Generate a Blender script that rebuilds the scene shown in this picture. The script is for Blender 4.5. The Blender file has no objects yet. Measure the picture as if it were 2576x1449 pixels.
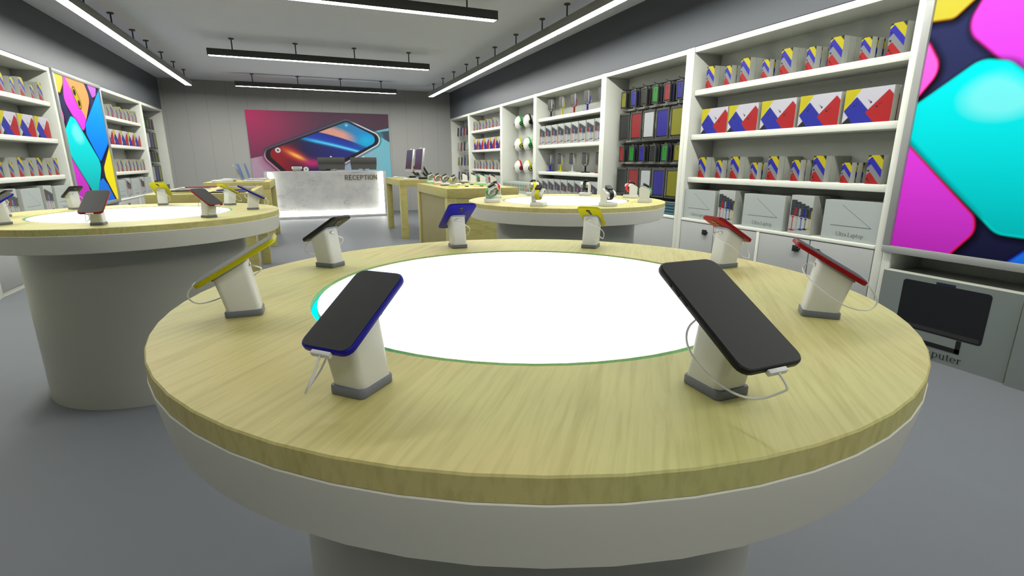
import bpy, bmesh, math, random
import numpy as np
from math import sin, cos, pi, radians as R, hypot, atan2
from mathutils import Vector, Matrix
random.seed(4)
C = bpy.context.scene.collection

# ------------------------------------------------------------------ helpers
def S(r, g, b):
    f = lambda c: (c/255/12.92) if c/255 <= .04045 else ((c/255+.055)/1.055)**2.4
    return (f(r), f(g), f(b))

def setup_mat(name):
    m = bpy.data.materials.new(name); m.use_nodes = True
    nt = m.node_tree
    return m, nt, nt.nodes['Principled BSDF']

def mat(name, col, rough=.5, spec=.4, metal=0, emit=None, es=0, var=0.03, coat=0):
    m, nt, p = setup_mat(name)
    p.inputs['Roughness'].default_value = rough
    p.inputs['Specular IOR Level'].default_value = spec
    p.inputs['Metallic'].default_value = metal
    p.inputs['Coat Weight'].default_value = coat
    if var > 0:
        tc = nt.nodes.new('ShaderNodeTexCoord'); n = nt.nodes.new('ShaderNodeTexNoise')
        n.inputs['Scale'].default_value = 6; n.inputs['Detail'].default_value = 3
        mx = nt.nodes.new('ShaderNodeMix'); mx.data_type = 'RGBA'
        mx.inputs[6].default_value = (*[c*(1-var) for c in col], 1)
        mx.inputs[7].default_value = (*[min(1, c*(1+var)) for c in col], 1)
        nt.links.new(tc.outputs['Object'], n.inputs['Vector'])
        nt.links.new(n.outputs['Fac'], mx.inputs[0]); nt.links.new(mx.outputs[2], p.inputs['Base Color'])
    else:
        p.inputs['Base Color'].default_value = (*col, 1)
    if emit:
        p.inputs['Emission Color'].default_value = (*emit, 1)
        p.inputs['Emission Strength'].default_value = es
    return m

def wood_mat(name, c1, c2, ang=0.35, sc=1.0):
    m, nt, p = setup_mat(name)
    tc = nt.nodes.new('ShaderNodeTexCoord'); mp = nt.nodes.new('ShaderNodeMapping')
    rot = nt.nodes.new('ShaderNodeMapping'); rot.inputs['Rotation'].default_value = (0, 0, -ang)
    nt.links.new(tc.outputs['Object'], rot.inputs['Vector'])
    mp.inputs['Scale'].default_value = (1.6*sc, 17*sc, 5*sc)
    n1 = nt.nodes.new('ShaderNodeTexNoise'); n1.inputs['Scale'].default_value = 1.6
    n1.inputs['Detail'].default_value = 6; n1.inputs['Roughness'].default_value = .55
    n1.inputs['Distortion'].default_value = 1.1
    mp2 = nt.nodes.new('ShaderNodeMapping')
    mp2.inputs['Scale'].default_value = (3.5*sc, 60*sc, 20*sc)
    n2 = nt.nodes.new('ShaderNodeTexNoise'); n2.inputs['Scale'].default_value = 2
    n2.inputs['Detail'].default_value = 3
    n3 = nt.nodes.new('ShaderNodeTexNoise'); n3.inputs['Scale'].default_value = 3.0; n3.inputs['Detail'].default_value = 2
    for mm in (mp, mp2): nt.links.new(rot.outputs[0], mm.inputs['Vector'])
    nt.links.new(mp.outputs[0], n1.inputs['Vector']); nt.links.new(mp2.outputs[0], n2.inputs['Vector'])
    nt.links.new(tc.outputs['Object'], n3.inputs['Vector'])
    r = nt.nodes.new('ShaderNodeValToRGB')
    r.color_ramp.elements[0].position = .36; r.color_ramp.elements[0].color = (*c2, 1)
    r.color_ramp.elements[1].position = .45; r.color_ramp.elements[1].color = (*c1, 1)
    nt.links.new(n1.outputs['Fac'], r.inputs[0])
    r2 = nt.nodes.new('ShaderNodeValToRGB')
    r2.color_ramp.elements[0].position = .35; r2.color_ramp.elements[0].color = (.90, .89, .86, 1)
    r2.color_ramp.elements[1].position = .55; r2.color_ramp.elements[1].color = (1, 1, 1, 1)
    nt.links.new(n2.outputs['Fac'], r2.inputs[0])
    mx = nt.nodes.new('ShaderNodeMix'); mx.data_type = 'RGBA'; mx.blend_type = 'MULTIPLY'; mx.inputs[0].default_value = 1
    nt.links.new(r.outputs[0], mx.inputs[6]); nt.links.new(r2.outputs[0], mx.inputs[7])
    r3 = nt.nodes.new('ShaderNodeValToRGB')
    r3.color_ramp.elements[0].position = .35; r3.color_ramp.elements[0].color = (.93, 1, .93, 1)
    r3.color_ramp.elements[1].position = .65; r3.color_ramp.elements[1].color = (1, .97, .94, 1)
    nt.links.new(n3.outputs['Fac'], r3.inputs[0])
    mx2 = nt.nodes.new('ShaderNodeMix'); mx2.data_type = 'RGBA'; mx2.blend_type = 'MULTIPLY'; mx2.inputs[0].default_value = 1
    nt.links.new(mx.outputs[2], mx2.inputs[6]); nt.links.new(r3.outputs[0], mx2.inputs[7])
    nt.links.new(mx2.outputs[2], p.inputs['Base Color'])
    p.inputs['Roughness'].default_value = .5; p.inputs['Specular IOR Level'].default_value = .3
    return m

def art_mat(name, rough=.45, es=0, spec=.35, dim=1.0):
    m, nt, p = setup_mat(name)
    a = nt.nodes.new('ShaderNodeVertexColor'); a.layer_name = 'Col'
    out = a.outputs['Color']
    if dim != 1.0:
        mx = nt.nodes.new('ShaderNodeMix'); mx.data_type = 'RGBA'; mx.blend_type = 'MULTIPLY'
        mx.inputs[0].default_value = 1; mx.inputs[7].default_value = (dim, dim, dim, 1)
        nt.links.new(a.outputs['Color'], mx.inputs[6]); out = mx.outputs[2]
    nt.links.new(out, p.inputs['Base Color'])
    p.inputs['Roughness'].default_value = rough; p.inputs['Specular IOR Level'].default_value = spec
    if es:
        nt.links.new(a.outputs['Color'], p.inputs['Emission Color'])
        p.inputs['Emission Strength'].default_value = es
    return m

class MB:
    """collects shapes in one bmesh and links them as one mesh object"""
    def __init__(s): s.bm = bmesh.new(); s.mi = 0
    def _fin(s, faces):
        for f in faces: f.material_index = s.mi
    def box(s, x0, x1, y0, y1, z0, z1, bev=0, seg=2):
        vs = [s.bm.verts.new((x, y, z)) for x in (x0, x1) for y in (y0, y1) for z in (z0, z1)]
        q = [(0, 1, 3, 2), (4, 6, 7, 5), (0, 4, 5, 1), (2, 3, 7, 6), (0, 2, 6, 4), (1, 5, 7, 3)]
        fs = [s.bm.faces.new([vs[i] for i in f]) for f in q]; s._fin(fs)
        if bev:
            es = list({e for f in fs for e in f.edges})
            r = bmesh.ops.bevel(s.bm, geom=es, offset=bev, segments=seg, affect='EDGES', profile=.5)
            s._fin(r['faces'])
        return s
    def loops(s, rings, close=True, cap0=True, cap1=True):
        """rings: list of equally long lists of points"""
        rv = [[s.bm.verts.new(p) for p in r] for r in rings]
        n = len(rv[0]); fs = []
        for a, b in zip(rv[:-1], rv[1:]):
            for i in range(n if close else n-1):
                j = (i+1) % n
                fs.append(s.bm.faces.new((a[i], a[j], b[j], b[i])))
        if cap0: fs.append(s.bm.faces.new(rv[0][::-1]))
        if cap1: fs.append(s.bm.faces.new(rv[-1]))
        s._fin(fs); return s
    def lathe(s, prof, n=32, cx=0, cy=0, cap0=True, cap1=True, axis='z', a0=0):
        rings = []
        for r, z in prof:
            ring = []
            for k in range(n):
                a = a0+2*pi*k/n
                if axis == 'z': ring.append((cx+r*cos(a), cy+r*sin(a), z))
                elif axis == 'y': ring.append((cx+r*cos(a), z, cy+r*sin(a)))
                else: ring.append((z, cx+r*cos(a), cy+r*sin(a)))
            rings.append(ring)
        return s.loops(rings, cap0=cap0, cap1=cap1)
    def tube(s, pts, r, n=8, sub=4, closed=False):
        P = [Vector(p) for p in pts]
        if sub > 1:
            Q = []
            m = len(P)
            for i in range(m-1):
                p0 = P[max(i-1, 0)]; p1 = P[i]; p2 = P[i+1]; p3 = P[min(i+2, m-1)]
                for k in range(sub):
                    t = k/sub
                    Q.append(.5*((2*p1)+(-p0+p2)*t+(2*p0-5*p1+4*p2-p3)*t*t+(-p0+3*p1-3*p2+p3)*t**3))
            Q.append(P[-1]); P = Q
        rings = []
        up = Vector((0, 0, 1))
        prev = None
        for i, p in enumerate(P):
            d = (P[min(i+1, len(P)-1)]-P[max(i-1, 0)]).normalized()
            if prev is None:
                a = d.cross(up)
                if a.length < .1: a = d.cross(Vector((1, 0, 0)))
            else:
                a = prev - d*prev.dot(d)
            a.normalize(); prev = a
            b = d.cross(a)
            rings.append([tuple(p+a*(r*cos(2*pi*k/n))+b*(r*sin(2*pi*k/n))) for k in range(n)])
        return s.loops(rings)
    def poly(s, pts, M=None):
        vs = [s.bm.verts.new(p if M is None else M@Vector(p)) for p in pts]
        s._fin([s.bm.faces.new(vs)]); return s
    def ext(s, pts, h0, h1, plane='xy', bev=0):
        """extrude a 2-D outline"""
        def mp(p, h):
            return {'xy': (p[0], p[1], h), 'xz': (p[0], h, p[1]), 'yz': (h, p[0], p[1])}[plane]
        if bev:
            c = (sum(p[0] for p in pts)/len(pts), sum(p[1] for p in pts)/len(pts))
            def ins(d): 
                o = []
                for p in pts:
                    v = (p[0]-c[0], p[1]-c[1]); L = hypot(*v) or 1
                    o.append((p[0]-v[0]/L*d, p[1]-v[1]/L*d))
                return o
            sg = 1 if h1 > h0 else -1
            return s.loops([[mp(p, h0) for p in ins(bev)], [mp(p, h0+sg*bev) for p in pts],
                            [mp(p, h1-sg*bev) for p in pts], [mp(p, h1) for p in ins(bev)]])
        return s.loops([[mp(p, h0) for p in pts], [mp(p, h1) for p in pts]])
    def xf(s, M):
        bmesh.ops.transform(s.bm, matrix=M, verts=s.bm.verts); return s
    def mesh(s, name, mats, smooth=35):
        me = bpy.data.meshes.new(name)
        bmesh.ops.recalc_face_normals(s.bm, faces=s.bm.faces)
        s.bm.to_mesh(me); s.bm.free()
        for m in (mats if isinstance(mats, (list, tuple)) else [mats]): me.materials.append(m)
        if smooth:
            me.polygons.foreach_set('use_smooth', [True]*len(me.polygons))
            me.set_sharp_from_angle(angle=R(smooth))
        return me
    def obj(s, name, mats, parent=None, loc=(0, 0, 0), rz=0, smooth=35):
        return link(name, s.mesh(name, mats, smooth), parent, loc, rz)

def link(name, data, parent=None, loc=(0, 0, 0), rz=0):
    o = bpy.data.objects.new(name, data); C.objects.link(o)
    o.location = loc; o.rotation_euler = (0, 0, rz)
    if parent: o.parent = parent
    return o
def thing(name, label, cat, loc=(0, 0, 0), rz=0, group=None):
    o = link(name, None, None, loc, rz); o.empty_display_size = .05
    return tag(o, label, cat, group)
def tag(o, label, cat, group=None):
    o['label'] = label; o['category'] = cat
    if group: o['group'] = group
    return o
def struct(o): o['kind'] = 'structure'; return o
def dup(root, loc, rz, label, group=None):
    r = root.copy(); C.objects.link(r); r.location = loc; r.rotation_euler = (0, 0, rz); r['label'] = label
    if group: r['group'] = group
    for ch in list(root.children):
        c = ch.copy(); C.objects.link(c); c.parent = r
        for g in ch.children:
            d = g.copy(); C.objects.link(d); d.parent = c
    return r

def rrect(w, h, r, seg=5, cx=0, cy=0):
    pts = []
    for (sx, sy, a) in ((1, 1, 0), (-1, 1, 90), (-1, -1, 180), (1, -1, 270)):
        for k in range(seg+1):
            t = R(a+90*k/seg)
            pts.append((cx+sx*(w/2-r)+r*cos(t), cy+sy*(h/2-r)+r*sin(t)))
    return pts

# ------------------------------------------------------------------ lettering (own stroke shapes)
def ring(cx, cy, rx, ry, a0, a1, tx, ty, n=14):
    out = []
    for k in range(n):
        a = R(a0+(a1-a0)*k/n); b = R(a0+(a1-a0)*(k+1)/n)
        out.append([(cx+rx*cos(a), cy+ry*sin(a)), (cx+rx*cos(b), cy+ry*sin(b)),
                    (cx+(rx-tx)*cos(b), cy+(ry-ty)*sin(b)), (cx+(rx-tx)*cos(a), cy+(ry-ty)*sin(a))])
    return out
def rc(x0, y0, x1, y1): return [[(x0, y0), (x1, y0), (x1, y1), (x0, y1)]]
SERIF = {
 'U': (.8, rc(.09, .3, .2, .93)+rc(.62, .3, .67, .93)+rc(0, .91, .3, .95)+rc(.53, .91, .76, .95)+ring(.38, .31, .29, .33, 180, 360, .09, .07)),
 'l': (.3, rc(.1, 0, .2, .97)+rc(.02, 0, .28, .04)+rc(.03, .93, .2, .97)),
 't': (.36, rc(.1, .1, .2, .84)+rc(0, .6, .33, .65)+ring(.24, .12, .14, .13, 180, 320, .09, .07)),
 'r': (.44, rc(.1, 0, .2, .64)+rc(.02, 0, .3, .04)+rc(.03, .61, .2, .65)+ring(.3, .48, .14, .18, 30, 150, .05, .09)),
 'a': (.5, ring(.21, .2, .19, .21, 0, 360, .09, .06)+rc(.34, .03, .43, .48)+ring(.23, .46, .2, .2, 0, 150, .09, .06)+rc(.38, 0, .5, .05)),
 'L': (.66, rc(.1, 0, .21, .93)+rc(.01, 0, .6, .05)+rc(.56, 0, .6, .22)+rc(.01, .91, .32, .95)),
 'p': (.62, rc(.1, -.28, .2, .63)+rc(.02, -.3, .3, -.26)+rc(.02, .61, .2, .65)+ring(.33, .32, .25, .34, -140, 140, .1, .06)),
 'o': (.6, ring(.29, .32, .27, .34, 0, 360, .1, .05)),
 'C': (.76, ring(.4, .47, .37, .49, 45, 315, .12, .06)+rc(.62, .66, .66, .93)+rc(.62, .06, .66, .3)),
 'm': (.98, rc(.1, 0, .2, .64)+rc(.42, 0, .52, .46)+rc(.75, 0, .85, .46)+ring(.32, .44, .2, .22, 0, 150, .1, .06)+ring(.65, .44, .2, .22, 0, 150, .1, .06)+rc(.02, 0, .28, .04)+rc(.35, 0, .6, .04)+rc(.68, 0, .93, .04)),
 'u': (.62, rc(.1, .2, .2, .64)+rc(.42, 0, .52, .64)+rc(.02, .61, .2, .65)+rc(.34, .61, .52, .65)+ring(.3, .22, .2, .24, 180, 330, .1, .06)+rc(.5, 0, .6, .04)),
 'e': (.54, ring(.28, .32, .26, .34, 0, 315, .1, .06)+rc(.08, .32, .52, .37)),
 ' ': (.3, [])}
_w = .13
SANS = {
 'R': (.62, rc(.05, 0, .05+_w, 1)+ring(.3, .73, .26, .27, -90, 90, _w, _w)+rc(.1, .87, .3, 1)+rc(.1, .46, .3, .46+_w)+[[(.26, .48), (.4, .48), (.58, 0), (.43, 0)]]),
 'E': (.58, rc(.06, 0, .06+_w, 1)+rc(.1, 0, .52, _w)+rc(.1, .44, .48, .44+_w)+rc(.1, 1-_w, .52, 1)),
 'C': (.62, ring(.31, .7, .27, .3, 10, 180, _w, _w)+ring(.31, .3, .27, .3, 180, 350, _w, _w)+rc(.04, .3, .04+_w, .7)),
 'P': (.6, rc(.05, 0, .05+_w, 1)+ring(.3, .71, .26, .29, -90, 90, _w, _w)+rc(.1, .87, .3, 1)+rc(.1, .42, .3, .42+_w)),
 'T': (.58, rc(.29-_w/2, 0, .29+_w/2, 1)+rc(.02, 1-_w, .56, 1)),
 'I': (.27, rc(.07, 0, .07+_w, 1)),
 'O': (.64, ring(.32, .7, .27, .3, 0, 180, _w, _w)+ring(.32, .3, .27, .3, 180, 360, _w, _w)+rc(.05, .3, .05+_w, .7)+rc(.59-_w, .3, .59, .7)),
 'N': (.68, rc(.06, 0, .06+_w, 1)+rc(.5, 0, .5+_w, 1)+[[(.06, 1), (.2, 1), (.63, 0), (.49, 0)]])}
def text_polys(txt, font, x0, x1, y0, h):
    """letters as polygons, spread from x0 to x1, cap height h"""
    tot = sum(font[c][0] for c in txt); k = (x1-x0)/tot
    out, x = [], 0
    for c in txt:
        for p in font[c][1]: out.append([(x0+(x+a)*k, y0+b*h) for a, b in p])
        x += font[c][0]
    return out

# ------------------------------------------------------------------ printed art (vertex colours on a grid)
def sstep(d, e): return np.clip(.5-d/(2*e), 0, 1)
def rpoly(x, y, pts, r=0):
    """signed distance-like value to a convex polygon with corners rounded by r"""
    pts = np.array(pts, float); n = len(pts)
    area = .5*sum(pts[i][0]*pts[(i+1) % n][1]-pts[(i+1) % n][0]*pts[i][1] for i in range(n))
    if area < 0: pts = pts[::-1]
    if r > 0:
        q = []
        nr = []
        for i in range(n):
            e = pts[(i+1) % n]-pts[i]; e = e/np.hypot(*e); nr.append(np.array([e[1], -e[0]]))
        for i in range(n):
            a, b = nr[i-1], nr[i]
            M = np.array([a, b]); v = np.array([a@pts[i]-r, b@pts[i]-r])
            q.append(np.linalg.solve(M, v))
        pts = np.array(q)
    d = np.full(np.shape(x), 1e9); inside = np.ones(np.shape(x), bool)
    for i in range(n):
        a, b = pts[i], pts[(i+1) % n]; e = b-a
        t = np.clip(((x-a[0])*e[0]+(y-a[1])*e[1])/(e@e), 0, 1)
        d = np.minimum(d, np.hypot(x-a[0]-t*e[0], y-a[1]-t*e[1]))
        inside &= (e[0]*(y-a[1])-e[1]*(x-a[0])) >= 0
    return np.where(inside, -d, d)-r
def over(col, c, a): 
    c = np.asarray(c, float); a = a[..., None]
    return col*(1-a)+c*a

def art_tall(u, v):
    A = 1.9; x, y = u, v*A; e = .012
    col = np.zeros(u.shape+(3,))+S(28, 28, 30)
    def chev(va, c, ua=.24):
        nonlocal col
        # corner pointing up, sides at about 45 degrees
        pts = [(ua, va*A), (ua-1.2, va*A-1.2), (ua-.1, va*A-4), (ua+1.9, va*A-2.2)]
        col = over(col, c, sstep(rpoly(x, y, pts, .05), e))
    def dot(a, b, r): 
        nonlocal col
        col = over(col, S(20, 20, 22), sstep(np.hypot(x-a, y-b*A)-r, e))
    col = over(col, S(222, 208, 10), sstep(rpoly(x, y, [(.47, 2.2), (-.8, .9), (.2, -2), (2.3, .05)], .05), e))
    dot(.13, .985, .07)
    chev(.955, S(38, 36, 190)); dot(.12, .72, .07)
    chev(.69, S(150, 153, 160)); dot(.12, .46, .07)
    chev(.42, S(190, 18, 22)); dot(.12, .17, .07); dot(.24, .10, .05); dot(.33, .045, .03)
    return col
def art_tablet(u, v):
    A = .71; x, y = u, v*A; e = .006
    P = lambda L: [(a, b*A) for a, b in L]
    col = np.zeros(u.shape+(3,))+S(228, 226, 240)
    col = over(col, S(225, 212, 10), sstep(rpoly(x, y, P([(-.3, 1.6), (.66, 1.6), (.02, .39), (-.3, .1)])), e))
    col = over(col, S(225, 212, 10), sstep(rpoly(x, y, P([(-.2, 1.2), (.46, 1.12), (.2, .7), (.1, .1), (-.2, -.1)])), e))
    col = over(col, S(20, 22, 22), sstep(rpoly(x, y, P([(.13, .2), (-.2, -.25), (.5, -.3)])), e))
    col = over(col, S(35, 45, 178), sstep(rpoly(x, y, P([(.255, .78), (.005, .38), (.36, -.2), (.85, -.25), (.6, .27)]), .02), e))
    col = over(col, S(196, 24, 30), sstep(rpoly(x, y, P([(.9, .9), (.475, .3), (.85, -.25), (1.3, -.2), (1.02, .72)]), .02), e))
    for a, b, r in ((.57, .58, .022), (.54, .62, .013), (.51, .655, .009), (.22, .52, .022), (.26, .58, .013), (.295, .63, .009),
                    (.7, .45, .022), (.755, .51, .013), (.79, .55, .009)):
        col = over(col, S(18, 18, 22), sstep(np.hypot(x-a, y-b*A)-r, e*.6))
    return col
def art_mics(u, v):
    e = .012; x, y = u, v
    col = np.zeros(u.shape+(3,))+S(208, 214, 210)
    col = col*(1-.14*(1-v))[..., None]
    for k, c in ((4, S(205, 180, 20)), (3, S(22, 22, 26)), (2, S(22, 26, 175)), (1, S(165, 168, 174)), (0, S(196, 18, 30))):
        t = k/4; cx = .155+.775*t-.06*t*(1-t)*-1; hw = .128-.045*t; top = .88-.17*t; hb = .47-.05*t; yb = .09+.07*t
        def rec(x0, x1, y0, y1, cc):
            nonlocal col
            col = over(col, cc, sstep(np.maximum(np.maximum(x0-x, x-x1), np.maximum(y0-y, y-y1)), e))
        col = over(col, c, sstep((np.hypot((x-cx)/(hw*1.05), (y-yb)/.024)-1)*.03, e))
        rec(cx-hw*.13, cx+hw*.2, yb, hb-.03, c)
        rec(cx-hw*.5, cx+hw*.5, hb-.05, hb-.015, c)
        rec(cx-hw, cx+hw, hb, top, S(44, 48, 54))
        m = (np.abs(x-cx) < hw*.72) & (y > hb+.03) & (y < top-.03) & (np.sin(y*150) > .2)
        col = np.where(m[..., None], np.array(S(84, 92, 102)), col)
        rec(cx+hw*.45, cx+hw*1.12, hb+.02, hb+.20, c)
    return col
def art_head(u, v):
    A = .9; x, y = u, v*A; e = .01
    col = np.zeros(u.shape+(3,))+S(170, 190, 180)
    for k, (cx, c) in enumerate(((.12, S(190, 25, 50)), (.3, S(35, 150, 70)), (.5, S(40, 45, 160)), (.68, S(190, 175, 40)), (.86, S(30, 32, 34)))):
        r = np.hypot((x-cx)*1.0, (y-.5)*.32)
        col = over(col, c, sstep(np.abs(r-.06)-.022, e))
        col = over(col, c, sstep(np.hypot((x-cx-.05), (y-.3)*.6)-.04, e))
    return col
def art_case(u, v):
    col = np.zeros(u.shape+(3,))+S(30, 70, 85)
    col = over(col, S(110, 150, 160), sstep(np.abs(v-.5)-.04, .03))
    return col
def art_poster(u, v):
    """coloured phones on a dark ground; u,v run 0..1 over the whole lightbox"""
    A = 1.6/1.5; x, y = u, v*A; e = .004
    P = lambda L: [(a, b*A) for a, b in L]
    t = np.clip(v, 0, 1)[..., None]
    col = np.array(S(16, 16, 42))*(1-t)+np.array(S(58, 64, 112))*t
    def phone(L, c0, c1, r=.05, rim=None, grow=0):
        nonlocal col
        d = rpoly(x, y, P(L), r)-grow
        ds = rpoly(x-.008, y+.008, P(L), r)-grow
        col = over(col, S(3, 2, 8), sstep(ds-.014, .016))
        if rim is not None: col = over(col, rim, sstep(d-.005, e))
        ys = np.array([p[1] for p in L])
        g = np.clip((v-ys.min())/(ys.max()-ys.min()), 0, 1)[..., None]
        cc = np.array(c0)*(1-g)+np.array(c1)*g
        a = sstep(d, e)[..., None]
        col = col*(1-a)+cc*a
        return d
    phone([(-.1, 1.1), (.29, 1.1), (.2, .93), (.1, .845), (-.1, .86)], S(240, 225, 70), S(255, 240, 100), .03, S(190, 120, 20))
    d = phone([(.26, 1.06), (.60, 1.03), (.715, .865), (.43, .585), (.345, .62), (.145, .80)], S(240, 70, 245), S(255, 100, 255), .085, S(190, 30, 120))
    side = ((x-.277)*(.71*A-.953*A)-(y-.953*A)*(.517-.277))
    col = over(col, S(255, 185, 105), sstep(d, e)*(side < 0))
    # golden camera island, a capsule with a dark lens at either end
    ax, ay, bx, by = .392, .878*A, .450, .803*A
    q = np.clip(((x-ax)*(bx-ax)+(y-ay)*(by-ay))/((bx-ax)**2+(by-ay)**2), 0, 1)
    dd = np.hypot(x-ax-q*(bx-ax), y-ay-q*(by-ay))
    col = over(col, S(45, 28, 5), sstep(dd-.047, e)); col = over(col, S(225, 195, 30), sstep(dd-.038, e))
    for cx, cy in ((ax, ay), (bx, by)): col = over(col, S(28, 22, 8), sstep(np.hypot(x-cx, y-cy)-.026, e))
    phone([(.62, 1.1), (.99, 1.1), (.88, .905), (.78, .875)], S(215, 110, 235), S(245, 150, 250), .03)
    phone([(1.1, 1.04), (.965, .95), (.495, .645), (.475, .57), (.685, .355), (.98, .52), (1.2, .8)], S(0, 120, 250), S(0, 200, 255), .04, S(0, 60, 190))
    phone([(-.2, .82), (.02, .79), (.09, .68), (.02, .585), (-.2, .5)], S(255, 90, 225), S(255, 120, 240), .075, S(230, 20, 90))
    d = phone([(.215, .69), (.005, .545), (.005, .44), (.375, .12), (.50, .115), (.655, .30), (.66, .36), (.30, .67)], S(0, 175, 175), S(0, 255, 255), .065, S(0, 215, 205))
    hl = sstep(d+.03, .03)*np.clip(1-np.hypot((x-.30)/.15, (y-.57*A)/.10), 0, 1)
    col = over(col, S(170, 255, 250), np.clip(hl*1.0, 0, .45))
    phone([(-.2, .6), (.0, .435), (.295, .165), (.305, .115), (.2, -.03), (-.2, -.1)], S(145, 28, 140), S(250, 70, 245), .06, S(225, 20, 80))
    phone([(1.1, .6), (.95, .46), (.735, .305), (.735, .225), (.95, 0), (1.2, -.1)], S(235, 215, 20), S(250, 235, 40), .05, S(160, 110, 10))
    phone([(.66, .22), (.58, .20), (.42, .02), (.4, -.1), (1.0, -.1), (.76, .16)], S(25, 80, 190), S(20, 125, 225), .04, S(20, 40, 170))
    return np.clip(col, 0, 1)
def art_back(u, v):
    """wide wall poster: phone lying diagonally on a two-tone ground"""
    x, y = u*2, v; e = .004
    g = np.clip(np.hypot(u/.55, (1-v)/1.0), 0, 1)[..., None]
    col = np.array(S(196, 44, 104))*(1-g)**1.6+np.array(S(84, 50, 72))*(1-(1-g)**1.6)
    ur = np.clip((u-.45)/.5, 0, 1)[..., None]
    col = col*(1-ur*.55)+np.array(S(72, 52, 64))*ur*.55
    # pale table ground below the line
    line = .325+(u)*.468
    fl = np.array(S(178, 148, 168))*(1-ur)+np.array(S(120, 190, 205))*ur
    a = sstep(v-line, .004)[..., None]; col = col*(1-a)+fl*a
    tri = sstep(rpoly(x, y, [(1.76, .72), (2.1, .77), (2.1, .52)]), e); col = over(col, S(50, 44, 66), tri*.9)
    sh = np.clip(1-np.abs(rpoly(x, y, [(.16, .36), (1.42, .84), (1.92, .62), (.42, .02)], .08))/.14, 0, 1)
    col = over(col, S(150, 40, 100), sh*np.clip(1-u*1.6, 0, 1)*.8*(v < line))
    col = over(col, S(90, 215, 225), sh*np.clip((u-.5)*2, 0, 1)*.8*(v < line))
    body = [(.17, .485), (.125, .36), (.40, .02), (.62, .02), (1.90, .575), (1.92, .67), (1.52, .875), (1.36, .89)]
    body = [(.12, .41), (1.37, .895), (1.96, .625), (.62, -.1)]
    d = rpoly(x, y, body, .1)
    col = over(col, S(40, 60, 80), sstep(d-.035, .02)*(y < .9))
    edge = np.array(S(215, 130, 160))*(1-ur)+np.array(S(225, 235, 240))*ur
    low = np.clip((( .41+.354*(x-.12)) - v)*12+.15, .12, 1)
    a = (sstep(d-.018, e)*low)[..., None]; col = col*(1-a)+edge*a
    col = over(col, S(16, 18, 24), sstep(d, e))
    ds = rpoly(x, y, [(.2, .42), (1.37, .87), (1.88, .62), (.62, -.02)], .085)
    # screen picture
    b = np.zeros(u.shape+(3,))+S(34, 36, 90)
    w = np.clip((u-.3)/.35, 0, 1)[..., None]; b = np.array(S(28, 26, 60))*(1-w)+np.array(S(36, 40, 120))*w
    c1 = .616-.36*(u-.36)-.25*(u-.36)**2          # glowing blue arc
    c2 = .709-.40*(u-.485)-.65*(u-.485)**2
    up1 = v > c1
    k = np.clip((c2-v)/(c2-c1+1e-6), 0, 1)[..., None]
    band = np.array(S(38, 40, 130))*(1-k)+np.array(S(20, 70, 190))*k
    b = np.where(up1[..., None], band, b)
    b = over(b, S(40, 190, 245), np.exp(-((v-c1)/.022)**2)*np.clip((u-.33)*8, 0, 1))
    b = over(b, S(150, 225, 250), np.exp(-((v-c1)/.008)**2)*np.clip((u-.4)*5, 0, 1)*.8)
    sky = np.array(S(20, 150, 205))+0*b
    q = np.clip((u-.62)/.28, 0, 1)[..., None]
    sky = np.array(S(60, 130, 165))*(1-q)+np.array(S(0, 140, 225))*q
    up2 = (v > c2)
    b = np.where(up2[..., None], sky, b)
    org = np.clip(1.4-np.abs((v-(c2+.055-.1*(u-.55)))/.075), 0, 1)*np.clip((.76-u)/.1, 0, 1)*up2
    b = over(b, S(225, 160, 140), org)
    glow = np.exp(-((u-.83)/.07)**2-((v-.60)/.09)**2)
    b = over(b, S(0, 190, 235), glow*.8)
    # warm flame at the lower left
    f = np.clip(1-(u-.1)/.26, 0, 1)*np.clip((.56-v+.12)*3, 0, 1)
    b = over(b, S(140, 22, 34), np.clip(f*1.6, 0, 1)*(~up1))
    rr = np.abs((v-.41)+1.0*(u-.265))*.7
    b = over(b, S(225, 70, 40), np.exp(-(rr/.045)**2)*np.exp(-((u-.3)/.08)**2)*(~up1))
    b = over(b, S(250, 190, 90), np.exp(-(rr/.018)**2)*np.exp(-((u-.31)/.05)**2)*(~up1))
    b = over(b, S(190, 40, 110), np.exp(-((u-.42)/.07)**2-((v-.26)/.05)**2)*.9)
    for cx, cy, c in ((.186, .446, S(40, 70, 150)), (.366, .17, S(40, 180, 180))):
        q = np.hypot((u-cx)*2, v-cy)
        b = over(b, S(235, 215, 200), sstep(q-.036, .005)); b = over(b, c, sstep(q-.017, .005))
    b = over(b, S(130, 230, 255), np.exp(-(((u-.682)*2)**2+(v-.821)**2)/.0003))
    a = sstep(ds, e)[..., None]
    col = col*(1-a)+b*a
    return np.clip(col, 0, 1)
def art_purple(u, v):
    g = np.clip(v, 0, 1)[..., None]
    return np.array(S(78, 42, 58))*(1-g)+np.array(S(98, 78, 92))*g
def art_blue(u, v):
    g = np.clip(v, 0, 1)[..., None]
    return np.array(S(50, 105, 150))*(1-g)+np.array(S(85, 140, 190))*g

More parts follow.
